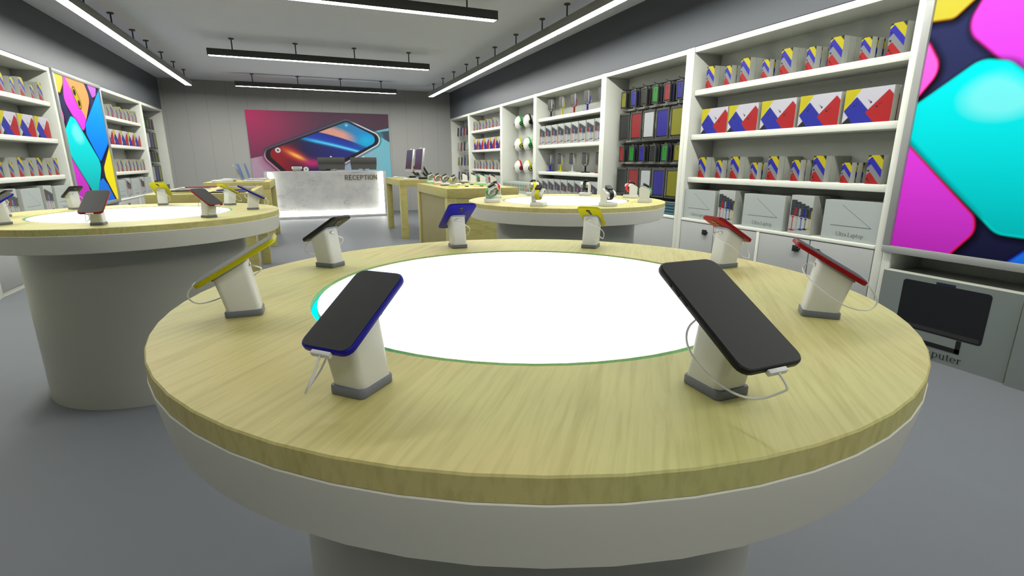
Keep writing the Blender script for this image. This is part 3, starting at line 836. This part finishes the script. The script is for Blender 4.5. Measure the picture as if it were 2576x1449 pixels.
# ------------------------------------------------------------------ headphones
def headphone_display(colr, label, loc, rz):
    d = MB()
    prof = [(.012, .0), (.03, -.004), (.035, -.03), (.06, -.045), (.10, -.062), (.118, -.085), (.118, -.105), (.104, -.13), (.078, -.15), (.04, -.163), (.012, -.167)]
    d.lathe(prof, 36, axis='y'); 
    t = d.obj('wall_dome', M['stand'], None, loc, rz)
    tag(t, 'white rounded wall dome holding the '+label, 'display dome', 'white headphone domes on the wall')
    m = M['band_'+colr]
    h = thing('headphones', label, 'headphones', loc, rz, 'headphones on white domes')
    pts = [(.122*cos(a), -.095, .122*sin(a)) for a in [R(-8+196*k/18) for k in range(19)]]
    b = MB()
    rings = []
    for (x, y, z) in pts:
        r = hypot(x, z); ux, uz = x/r, z/r
        rings.append([(x+ux*p, y+q, z+uz*p) for p, q in ((-.003, -.013), (.004, -.013), (.004, .013), (-.003, .013))])
    b.loops(rings); b.obj('headband', m, h)
    for sx in (-1, 1):
        e = MB().lathe([(.04, sx*.118), (.042, sx*.124), (.042, sx*.14), (.037, sx*.146)], 24, -.095, -.02, axis='x').obj('ear_cup', M['black'], h)
        MB().lathe([(.031, sx*.146), (.031, sx*.150), (.016, sx*.150), (.016, sx*.1455)], 24, -.095, -.02, axis='x').obj('ear_cup_ring', m, e)
    return h
c = CABS['R4'][0]
hp = [['green', 'black', 'red'], ['yellow', 'green', 'black'], ['red', 'yellow', 'green']]
for r in range(3):
    for k in range(3):
        hd = headphone_display(hp[r][k], f'{hp[r][k]} headphones, {ORD[k]} from left in the {("top","middle","bottom")[r]} row', c.P(.3+.405*k, .3295, (1.855, 1.467, 1.078)[r]), c.rz)
for k in range(6):
    for j in range(2):
        w = 'front' if j == 0 else 'rear'
        put('headphone_box', me_HP, c, .175+.2165*k, .012+.15*j, CT, f'striped headphone box, {w}, {ORD[k]} from left on counter below the headphones', 'box', 'headphone boxes below the headphones')

# ------------------------------------------------------------------ round tables
ZT = .901
def round_table(cx, cy, label):
    t = thing('round_table', label, 'table', (cx, cy, 0), 0, 'round white and wood display tables')
    n = 64; Rr = .6916; ri = .4485
    b = MB()
    prof = [(ri, ZT-.028), (ri, ZT-.001), (ri+.001, ZT), (Rr-.002, ZT), (Rr, ZT-.002), (Rr, ZT-.028)]
    b.loops([[(r*cos(2*pi*k/n), r*sin(2*pi*k/n), z) for k in range(n)] for r, z in prof+[prof[0]]], cap0=False, cap1=False)
    b.obj('tabletop', M['wood'], t)
    b = MB().lathe([(.4365, ZT-.027), (.4365, ZT-.0018)], n, cap1=False); b.mi = 1
    b.lathe([(.4365, ZT-.0018), (.30, ZT-.0016)], n, cap0=False); b.obj('light_panel', [M['wood'], M['lightpanel']], t)
    b = MB(); b.loops([[(r*cos(2*pi*k/n), r*sin(2*pi*k/n), z) for k in range(n)] for r, z in ((.437, ZT-.014), (.448, ZT-.014))], cap0=False, cap1=False)
    b.obj('led_ring', M['cyan'], t)
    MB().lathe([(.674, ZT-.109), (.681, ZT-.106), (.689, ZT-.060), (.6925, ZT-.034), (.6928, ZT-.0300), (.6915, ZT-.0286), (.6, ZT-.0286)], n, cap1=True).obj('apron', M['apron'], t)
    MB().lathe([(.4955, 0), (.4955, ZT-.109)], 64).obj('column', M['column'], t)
    return t
T1, T2, T3 = (.436, .979), (-.848, 3.25), (1.724, 3.226)
round_table(*T1, 'nearest round wooden display table with white glowing centre')
round_table(*T2, 'left round wooden phone display table, behind the nearest one')
round_table(*T3, 'right round wooden display table carrying smart watches')

# ------------------------------------------------------------------ phones and their stands
RC = .557
def rrect_ring(w, h, r, z, f=None, cx=0, cy=0, seg=4):
    o = []
    for x, y in rrect(w, h, r, seg, cx, cy): o.append((x, y, z if f is None else f(x, y)))
    return o
th = R(29.8)
def phone_stand_meshes():
    base = MB().loops([rrect_ring(.0585, .0475, .006, 0), rrect_ring(.0605, .0495, .007, .0015), rrect_ring(.0605, .0495, .007, .010), rrect_ring(.0585, .0475, .006, .0116)]).mesh('stand_base', M['standbase'])
    b = MB(); rings = []
    def ringz(cx, w, zf): return [(x, y, zf(x)) for x, y in rrect(w, .046, .009, 5, cx, 0)]
    rings.append(ringz(-.0005, .0555, lambda x: .0117))
    zt = lambda x: .0985-(x+.0145)*.573
    for s in (.15, .5, .85, 1.0):
        cx = -.0005+.0137*s
        rings.append([(x, y, .0117+(zt(x)-.0117)*s) for x, y in rrect(.0555, .046, .009, 5, cx, 0)])
    body = MB().loops(rings).mesh('stand_body', M['stand'])
    pl = MB().loops([[(x, y, zt(x)+dz) for x, y in rrect(.060-i, .0495-i, .009, 5, .0132, 0)] for dz, i in ((.0002, .001), (.0009, 0), (.0036, 0), (.0044, .001))]).mesh('mount_plate', M['plate'])
    return base, body, pl
SB = phone_stand_meshes()
def tilt(x0=-.052, z0=.1255):
    return Matrix.Translation((0, 0, 0))
PS = {'S': (.128, .070), 'M': (.150, .079), 'L': (.172, .089)}
TH = .0082
def phone_meshes(sz, colr):
    L, W = PS[sz]; r = .012 if sz == 'S' else .014
    body = MB().loops([rrect_ring(L-.003, W-.003, r-.001, -TH/2), rrect_ring(L-.0008, W-.0008, r, -TH/2+.0007), rrect_ring(L, W, r, -TH/2+.0016), rrect_ring(L, W, r, TH/2-.0014),
                       rrect_ring(L-.0008, W-.0008, r, TH/2-.0006), rrect_ring(L-.0026, W-.0026, r-.001, TH/2)]).mesh('phone_body', M['ph_'+colr])
    scr = MB().loops([rrect_ring(L-.0042, W-.0042, r-.0016, TH/2-.0002), rrect_ring(L-.0046, W-.0046, r-.0018, TH/2+.0004)]).mesh('screen', M['screen'])
    lens = []
    # local: +X is the lower end (towards the viewer side of the stand), -X the top end
    for dx, dy, rr in ((-.5*L+.015, .002, .0066), (-.5*L+.028, -.001, .0046), (-.5*L+.0375, -.0025, .0034)):
        lens.append(MB().lathe([(rr*1.05, -TH/2+.0003), (rr, -TH/2-.0012), (rr*.8, -TH/2-.0014)], 16, dx, dy).mesh('camera_lens', M['lens']))
    btn = []
    for dx, l in ((-.5*L+.035, .007), (-.5*L+.050, .011), (-.5*L+.066, .011)):
        btn.append(MB().box(dx-l/2, dx+l/2, -W/2-.0008, -W/2+.001, -.0015, .0015, bev=.0006).mesh('side_button', M['ph_'+colr]))
    return body, scr, lens, btn
PM = {}
def phone_on_stand(table, deg, sz, colr, plab, slab, group):
    a = R(deg); ox, oy = cos(a), sin(a)
    loc = (table[0]+RC*ox, table[1]+RC*oy, ZT)
    t = thing('phone_stand', slab, 'phone stand', loc, a, group+' stands')
    link('stand_base', SB[0], t); link('stand_body', SB[1], t); link('mount_plate', SB[2], t)
    L, W = PS[sz]
    hx, hz = L/2*cos(th), L/2*sin(th)
    pz = .0985-(.0132-.0*.1+.0145)*.573+.0044+TH/2/cos(th)+.0004     # height of the phone centre above x=.0132
    # phone centre sits slightly to the inner side of the plate
    x0 = .0025; z0 = pz+(.0132-x0)*.573
    c = MB()
    ex, ez = x0+hx, z0-hz
    pts = [(-.0165, .006, .0895), (-.026, .014, .088), (-.034, .004, .082), (-.030, -.020, .072), (-.015, -.036, .060), (.005, -.040, .045), (.029, -.034, .030), (.055, -.026, .022), (.074, -.014, .023), (max(.083, ex+.012), -.001, .035), (ex+.015, .002, ez-.014), (ex+.004, 0, ez-.001)]
    c.tube(pts, .0013, 8, 5)
    c.obj('charging_cable', M['cable'], t)
    cn = MB().box(-.0185, -.0140, -.004, .006, .0865, .0925, bev=.001).obj('cable_connector', M['cable'], t)
    pg = MB().box(-.003, .0025, -.013, .013, -.0032, .0032, bev=.001)
    pg.xf(Matrix.Translation((ex+.003, 0, ez-.0015))@Matrix.Rotation(th, 4, 'Y'))
    pg.obj('phone_plug', M['cable'], t)
    key = (sz, colr)
    if key not in PM: PM[key] = phone_meshes(sz, colr)
    body, scr, lens, btn = PM[key]
    p = thing('phone', plab, 'phone', (loc[0]+x0*ox, loc[1]+x0*oy, ZT+z0), 0, group)
    p.rotation_euler = (Matrix.Rotation(a, 4, 'Z')@Matrix.Rotation(th, 4, 'Y')).to_euler()
    bo = link('phone_body', body, p); link('screen', scr, p)
    for m in lens: link('camera_lens', m, p)
    for m in btn: link('side_button', m, p)
near = 'phones on the nearest round table'; lft = 'phones on the left round table'
for deg, sz, cl, w in ((-135, 'S', 'blue', 'front left'), (-90, 'L', 'black', 'front right'), (-45, 'S', 'red', 'right side'), (0, 'S', 'red', 'back right'),
                       (45, 'S', 'yellow', 'back'), (90, 'L', 'blue', 'back'), (135, 'S', 'black', 'back left'), (180, 'M', 'yellow', 'left side')):
    phone_on_stand(T1, deg, sz, cl, f'{cl} phone tilted on a stand at {w} of nearest round table', f'white stand under the {cl} phone at {w} of nearest round table', near)
for deg, sz, cl, w in ((-135, 'S', 'blue', 'cut by the left image edge'), (-90, 'L', 'red', 'front, facing the viewer'), (-45, 'M', 'red', 'front right'), (0, 'M', 'blue', 'right end'),
                       (45, 'S', 'yellow', 'back right'), (90, 'L', 'yellow', 'back'), (135, 'S', 'black', 'back left'), (180, 'S', 'black', 'left end at image edge')):
    phone_on_stand(T2, deg, sz, cl, f'{cl} phone on a stand, {w} of left round table', f'white stand under the {cl} phone, {w} of left round table', lft)

# ------------------------------------------------------------------ watches and their stands
def watch_stand_meshes():
    base = MB().box(-.042, .042, -.043, .043, 0, .024, bev=.003).mesh('stand_base', M['stand'])
    # upright plate, seen from the side: rounded sloping top (local x = outward)
    o = [(-.034, .024), (.033, .024), (.035, .070)]
    for k in range(7): a = R(-5+70*k/6); o.append((.022+.013*cos(a), .074+.013*sin(a)))
    for k in range(7): a = R(65+115*k/6); o.append((-.018+.017*cos(a), .090+.017*sin(a)))
    plate = MB().ext(o, -.036, -.029, 'xz').mesh('upright_plate', M['stand'])
    # curved cuff carrying the watch: bent strip extruded along y
    line = [(.031, .058), (.032, .070), (.026, .081), (.0, .095), (-.018, .103), (-.028, .100), (-.033, .086)]
    b = MB(); rings = []
    for i, (x, z) in enumerate(line):
        x0, z0 = line[max(i-1, 0)]; x1, z1 = line[min(i+1, len(line)-1)]
        l = hypot(x1-x0, z1-z0); nx, nz = -(z1-z0)/l*.0035, (x1-x0)/l*.0035
        rings.append([(x+nx, -.0295, z+nz), (x+nx, .034, z+nz), (x-nx, .034, z-nz), (x-nx, -.0295, z-nz)])
    b.loops(rings); cuff = b.mesh('cuff', M['stand'])
    return base, plate, cuff
WB = watch_stand_meshes()
def watch_meshes(colr):
    b = MB(); n = 28; rings = []
    for k in range(n+1):
        a = 2*pi*k/n
        rings.append([((.041+p)*cos(a), q, (.033+p)*sin(a)) for p, q in ((0, -.013), (.003, -.013), (.003, .013), (0, .013))])
    b.loops(rings, cap0=False, cap1=False); b.xf(Matrix.Translation((0, .0, .0745))@Matrix.Rotation(R(25), 4, 'Y'))
    band = b.mesh('watch_band', M['band_'+colr])
    T = Matrix.Translation((.002, 0, .1065))@Matrix.Rotation(R(28), 4, 'Y')
    case = MB().loops([rrect_ring(.044, .036, .008, 0), rrect_ring(.048, .040, .010, .002), rrect_ring(.048, .040, .010, .009), rrect_ring(.045, .037, .008, .0115)])
    case.xf(T); case = case.mesh('watch_case', M['black'])
    scr = MB().loops([rrect_ring(.040, .032, .006, .0110), rrect_ring(.040, .032, .006, .0122)]); scr.xf(T)
    return band, case, scr.mesh('watch_screen', M['screen'])
WM = {k: watch_meshes(k) for k in ('black', 'red', 'yellow', 'green')}
def watch_on_stand(loc, a, colr, w, group, s=1.0):
    t = thing('watch_stand', f'white stand of the {colr} watch {w}', 'watch stand', loc, a, group+' stands')
    for nm, m in zip(('stand_base', 'upright_plate', 'cuff'), WB): link(nm, m, t)
    p = thing('smart_watch', f'smart watch with {colr} band {w}', 'watch', loc, a, group)
    for nm, m in zip(('watch_band', 'watch_case', 'watch_screen'), WM[colr]): link(nm, m, p)
for deg, cl, w in ((180, 'green', 'left end of right round table'), (-135, 'yellow', 'front left of right round table'), (-90, 'black', 'front right of right round table'),
                   (-45, 'green', 'right end of right round table'), (0, 'red', 'back right of right round table'), (45, 'black', 'back of right round table'),
                   (90, 'yellow', 'back left of right round table'), (135, 'red', 'behind the green watch on right round table')):
    a = R(deg)
    watch_on_stand((T3[0]+.560*cos(a), T3[1]+.560*sin(a), ZT), a, cl, w, 'smart watches on the right round table')

# ------------------------------------------------------------------ wooden rectangular tables
def wood_table(x0, y0, label, panels=False, w=.795, d=1.49, h=.9):
    t = thing('display_table', label, 'table', (x0, y0, 0), 0, 'rectangular wooden display tables')
    MB().box(0, w, 0, d, h-.1, h, bev=.003).obj('tabletop', M['wood2'], t)
    for x in (0, w-.1):
        for y in (0, d-.1): MB().box(x+.0005, x+.0995, y+.0005, y+.0995, 0, h-.1005, bev=.003).obj('leg', M['wood2'], t)
    if panels:
        MB().box(.1, w-.1, .008, .03, 0, h-.101).obj('front_panel', M['wood2'], t)
        MB().box(.1, w-.1, d-.03, d-.008, 0, h-.101).obj('back_panel', M['wood2'], t)
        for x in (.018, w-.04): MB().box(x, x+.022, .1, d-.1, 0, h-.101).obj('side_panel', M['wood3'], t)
    return t
wood_table(1.335, 5.05, 'closed wooden table carrying watches, behind the right round table', True)
wood_table(1.335, 7.81, 'wooden table with two computers to the right of the reception desk')
wood_table(-1.25, 5.05, 'wooden table covered with tablets, behind the left round table')
wood_table(-1.25, 7.79, 'wooden table with open laptops to the left of the reception desk')

# watches on the closed table
HT = .9
cols = ['yellow', 'black', 'red', 'green']
strap_me = {}
for k, cl in enumerate(cols):
    y = 5.43+.365*k
    nm = ('nearest', 'second', 'third', 'farthest')[k]
    for side, x, a in (('left', 1.512, pi), ('right', 1.965, 0)):
        c2 = cl if side == 'left' else {'yellow': 'red', 'black': 'green', 'red': 'yellow', 'green': 'black'}[cl]
        m = MB().ext(rrect(.105, .10, .02, 5), 0, .008, 'xy', bev=.002).obj('display_mat', M['flat_'+c2], None, (x, y, HT))
        tag(m, f'thin {c2} mat under the {nm} watch of the {side} column, watch table', 'mat', 'coloured mats on the watch table')
        watch_on_stand((x, y, HT+.0082), a, c2, f'{nm} in {side} column of the wooden watch table', 'smart watches on the wooden table')
        # loose strap and case lying in the middle
        if c2 not in strap_me:
            s1 = MB().ext([(-.095, -.006), (-.02, -.010), (-.02, .010), (-.095, .006)], 0, .004, 'xy').ext([(.02, -.010), (.10, -.007), (.10, .007), (.02, .010)], 0, .004, 'xy').mesh('strap', M['flat_'+c2])
            strap_me[c2] = s1
        xx = 1.655 if side == 'left' else 1.83
        f = thing('loose_watch', f'{c2} strapped watch lying flat beside the {nm} {side} watch stand', 'watch', (xx, y-.02, HT), R(14), 'watches lying flat on the wooden table')
        link('strap', strap_me[c2], f)
        MB().ext(rrect(.04, .034, .008, 4), 0, .010, 'xy', bev=.002).obj('watch_case', M['black'], f)

# tablets on the left table
def tablet(colr, x, y, rz, label):
    t = thing('tablet', label, 'tablet', (x, y, .9), rz, 'tablets lying on the left wooden table')
    MB().loops([rrect_ring(.278, .184, .016, 0), rrect_ring(.284, .190, .018, .002), rrect_ring(.284, .190, .018, .007), rrect_ring(.280, .186, .016, .009)]).obj('tablet_body', M['ph_'+colr], t)
    me = art_mesh('screen', .272, .178, 6, 6, art_purple, M['tabscreen'])  # purple reflection on the glass painted as screen colour
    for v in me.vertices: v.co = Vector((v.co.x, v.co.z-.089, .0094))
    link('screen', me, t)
M['tabscreen'] = art_mat('tablet_screen', .12, spec=.8)
for k, (ca, cb) in enumerate((('yellow', 'black'), ('black', 'blue'), ('silver', 'yellow'), ('red', 'silver'))):
    y = 5.22+.385*k
    nm = ('nearest', 'second', 'third', 'farthest')[k]
    tablet(ca, -1.045, y, R(2), f'{ca} tablet lying flat, {nm} in left column of wooden table')
    tablet(cb, -.645, y, R(-2), f'{cb} tablet lying flat, {nm} in right column of wooden table')

# laptops
def laptop(x, y, a, lean, label, scr):
    """hinge line along y; base reaches towards +x of its own frame"""
    t = thing('laptop', label, 'laptop', (x, y, .9), a, 'open laptops on the left rear wooden table')
    b = MB().box(.002, .262, -.165, .165, .002, .017, bev=.004).obj('laptop_base', M['silver'], t)
    MB().box(.03, .14, -.14, .14, .0165, .0182).obj('keyboard', M['grey'], b)
    MB().box(.165, .24, -.05, .05, .0165, .0176).obj('touchpad', M['stand'], b)
    if lean is None:
        MB().box(.002, .262, -.165, .165, .0172, .024, bev=.003).obj('lid', M['silver'], t)
        return t
    m = MB().box(-.008, 0, -.165, .165, .0, .235, bev=.003)
    T = Matrix.Translation((.004, 0, .018))@Matrix.Rotation(R(-lean), 4, 'Y'); m.xf(T)
    lid = m.obj('lid', M['lidgrey'], t)
    s = art_mesh('screen', .315, .215, 4, 10, scr, M['screenlit'])
    T2m = T@Matrix.Translation((.0006, 0, .01))@Matrix.Rotation(R(90), 4, 'Z')
    for v in s.vertices: v.co = T2m@v.co
    link('screen', s, lid)
M['lidgrey'] = mat('laptop_lid_grey', (.30, .31, .30), .5, .3, var=0)
M['screenlit'] = art_mat('lit_screen', .3, es=.5, dim=.3)
laptop(-.80, 8.10, 0, 14, 'laptop with lit blue screen, near one in the right column, rear left table', art_blue)
laptop(-.80, 9.00, 0, 14, 'laptop with lit blue screen, far one in the right column, rear left table', art_blue)
laptop(-.905, 8.05, pi, None, 'closed silver laptop, near left of rear left table', art_purple)
laptop(-.905, 8.95, pi, -26, 'silver laptop seen from its lid back, far left of rear left table', art_purple)

# computers on the right rear table
def computer(y, label):
    t = thing('desktop_computer', label, 'computer', (1.675, y, .9), 0, 'desktop computers on the right rear table')
    T = Matrix.Translation((0, 0, .106))@Matrix.Rotation(R(8), 4, 'Y')
    b = MB().box(-.012, .022, -.27, .27, 0, .368, bev=.006); b.xf(T); body = b.obj('monitor', M['silver'], t)
    s = art_mesh('screen', .515, .315, 4, 10, art_purple, M['screenlit'])
    Ts = T@Matrix.Translation((-.0128, 0, .042))@Matrix.Rotation(R(-90), 4, 'Z')
    for v in s.vertices: v.co = Ts@v.co
    link('screen', s, body)
    w = MB().box(-.008, .012, -.03, .03, .368, .382, bev=.003); w.xf(T); w.obj('webcam', M['stand'], t)
    MB().box(-.02, .20, -.10, .10, 0, .038, bev=.003).obj('stand_base', M['grey'], t)
    k = MB().box(-.016, .19, -.103, -.1005, .002, .034).obj('base_edge', M['black'], t)
    for dx, dz in ((0, 0), (-.055, -.075)):
        k = MB().ext([(.045+dx, .235+dz), (.06+dx, .235+dz+.01), (.185+dx*.6, .04), (.150+dx*.6, .04)], -.05, .05, 'xz').obj('stand_arm', M['black'], t)
    MB().ext([(.05, .20), (.065, .19), (.145, .04), (.11, .04)], -.045, .045, 'xz').obj('arm_panel', M['grey'], t)
computer(8.08, 'nearer desktop computer with purple screen on the right rear table')
computer(8.86, 'farther desktop computer with purple screen on the right rear table')
for y, w in ((8.22, 'nearer'), (9.17, 'farther')):
    m = MB().lathe([(.045, 0), (.05, .006), (.04, .014), (.015, .018)], 24); m.xf(Matrix.Scale(1.35, 4, (0, 1, 0)))
    tag(m.obj('computer_mouse', M['stand'], None, (1.50, y, .9)), f'white computer mouse in front of the {w} desktop computer', 'mouse', 'computer mice on the right rear table')
    tag(MB().box(-.055, .055, -.16, .16, 0, .010, bev=.003).obj('keyboard', M['stand'], None, (1.60, y-.13, .9)), f'flat white keyboard before the {w} desktop computer', 'keyboard', 'keyboards on the right rear table')

# ------------------------------------------------------------------ reception desk
t = thing('reception_desk', 'white marble reception desk with glowing edges at the back', 'desk', (.455, 11.5, 0), 0)
MB().box(-1.12, 1.12, .05, .07, .05, .968).obj('marble_front', M['marble'], t, smooth=0)
MB().box(-1.215, 1.215, .071, .75, .0, .972, bev=.004).obj('desk_body', M['marble'], t)
MB().box(-1.215, 1.215, -.03, .0695, 0, .05, bev=.003).obj('base_ledge', M['marble'], t)
for sx in (-1, 1):
    MB().box(*sorted((sx*1.215, sx*1.150)), -.0, .07, .0505, .972, bev=.003).obj('side_ledge', M['marble'], t)
    MB().box(*sorted((sx*1.1475, sx*1.132)), .015, .05, .07, .955).obj('led_strip', M['led'], t)
MB().box(-1.12, 1.12, .012, .040, .0505, .068).obj('led_strip', M['led'], t)
b = MB()
for pl in text_polys('RECEPTION', SANS, .80-.455, 1.487-.455, .79, .104): b.ext(pl, .042, .0495, 'xz')
b.obj('lettering', M['gold'], t, smooth=0)
def rmonitor(x, label):
    t = thing('reception_monitor', label, 'monitor', (x, 11.72, .972), 0, 'monitors on the reception desk')
    o = [(-.262, 0.03), (-.12, .03), (-.11, .048), (.11, .048), (.12, .03), (.262, .03), (.278, .16), (.278, .285), (.270, .292), (-.270, .292), (-.278, .285), (-.278, .16)]
    MB().ext(o, -.012, .012, 'xz').obj('monitor_back', M['dark'], t)
    MB().box(-.272, .272, -.020, -.0125, .165, .288, bev=.004).obj('rear_cover', M['dark'], t)
    MB().box(-.10, .10, -.03, .06, 0, .012, bev=.002).obj('stand_foot', M['grey'], t)
    MB().box(-.03, .03, .013, .028, .012, .10).obj('stand_neck', M['grey'], t)
    MB().box(-.018, .018, -.012, .012, .293, .318, bev=.003).obj('webcam', M['stand'], t)
rmonitor(.565, 'dark monitor seen from behind, left one on the reception desk')
rmonitor(1.235, 'dark monitor seen from behind, right one on the reception desk')
t = thing('card_terminal', 'small white card terminal with green display on the reception desk', 'card terminal', (-.13, 11.62, .972), 0)
MB().box(-.08, .08, -.03, .05, 0, .045, bev=.004).obj('terminal_base', M['grey'], t)
d_ = MB().box(-.10, .10, -.04, .01, .045, .098, bev=.004).obj('terminal_head', M['stand'], t)
MB().box(-.078, .078, -.042, -.0395, .068, .085).obj('display', mat('green_display', (.03, .2, .04), .3, .4, emit=(.02, .16, .03), es=.8, var=0), d_)
# poster on the back wall
t = thing('wall_poster', 'wide poster of a smartphone on the wall behind the reception desk', 'poster', (.452, 12.574, .75), 0)
MB().box(-1.5, 1.5, -.014, -.0005, 0, 1.5).obj('poster_board', M['frame'], t, smooth=0)
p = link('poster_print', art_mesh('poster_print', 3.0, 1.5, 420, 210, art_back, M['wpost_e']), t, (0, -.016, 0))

# ------------------------------------------------------------------ ceiling lights
def bar_meshes(L):
    b = MB().box(0, L, -.058, .058, .012, .085, bev=.003)
    b.box(0, L, -.058, -.049, 0, .014); b.box(0, L, .049, .058, 0, .014); b.box(0, .009, -.049, .049, 0, .014); b.box(L-.009, L, -.049, .049, 0, .014)
    return b.mesh('lamp_housing', M['housing']), MB().box(.010, L-.010, -.0475, .0475, .003, .0115).mesh('diffuser', M['diffuser'], 0)
LBar = 3.03
hm, dm = bar_meshes(LBar)
rod = MB().lathe([(.008, .0855), (.008, .222)], 10).mesh('rod', M['housing'])
can = MB().lathe([(.030, .222), (.034, .224), (.034, .2345)], 20).mesh('canopy', M['housing'])
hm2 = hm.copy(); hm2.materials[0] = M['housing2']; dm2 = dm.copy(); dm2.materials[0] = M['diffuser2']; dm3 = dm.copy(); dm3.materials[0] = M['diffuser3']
def bar(x, y, a, label):
    t = thing('linear_pendant_light', label, 'ceiling light', (x, y, 2.565), a, 'linear pendant lights')
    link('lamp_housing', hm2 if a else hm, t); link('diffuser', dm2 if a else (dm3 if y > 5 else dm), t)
    for u in (.305, 1.11, 1.915, 2.72):
        link('rod', rod, t, (u, 0, 0)); link('canopy', can, t, (u, 0, 0))
bar(-1.06, 11.36, 0, 'dark bar light crossing the ceiling farthest back, near the rear wall')
bar(-1.06, 8.32, 0, 'dark bar light crossing the ceiling, middle of the visible three')
bar(-1.06, 5.28, 0, 'bar light crossing the ceiling at the top of the view, nearest of three')
bar(-1.06, 2.24, 0, 'bar light crossing the ceiling above the nearest round table')
bar(-1.06, -.80, 0, 'bar light crossing the ceiling behind the viewpoint')
for nm, x in (('left', -1.861), ('right', 2.762)):
    for k, w in ((0, 'rearmost segment'), (1, 'second segment from the rear'), (2, 'third segment from the rear'), (3, 'fourth segment from the rear')):
        if nm == 'left' and k == 3: continue
        bar(x, 8.58-3.032*k, pi/2, f'long strip light over the {nm} shelves, {w}')

# ------------------------------------------------------------------ camera, world
cam = bpy.data.cameras.new('camera'); co = bpy.data.objects.new('camera', cam); C.objects.link(co)
co.location = (0, 0, 1.166); co.rotation_euler = (R(90-14.18), 0, R(-22.11))
cam.sensor_width = 36; cam.lens = 1254.9/2576*36; cam.clip_start = .02
sc = bpy.context.scene; sc.camera = co
w = bpy.data.worlds.new('world'); sc.world = w; w.use_nodes = True
w.node_tree.nodes['Background'].inputs[0].default_value = (.5, .52, .55, 1)
w.node_tree.nodes['Background'].inputs[1].default_value = .3
sc.view_settings.view_transform = 'Standard'; sc.view_settings.look = 'None'
sc.view_settings.gamma = 1; sc.view_settings.use_curve_mapping = False
sc.view_settings.exposure = 0
sc.cycles.max_bounces = 5; sc.cycles.diffuse_bounces = 1; sc.cycles.glossy_bounces = 2
sc.cycles.use_denoising = True
sc.cycles.sample_clamp_indirect = 4
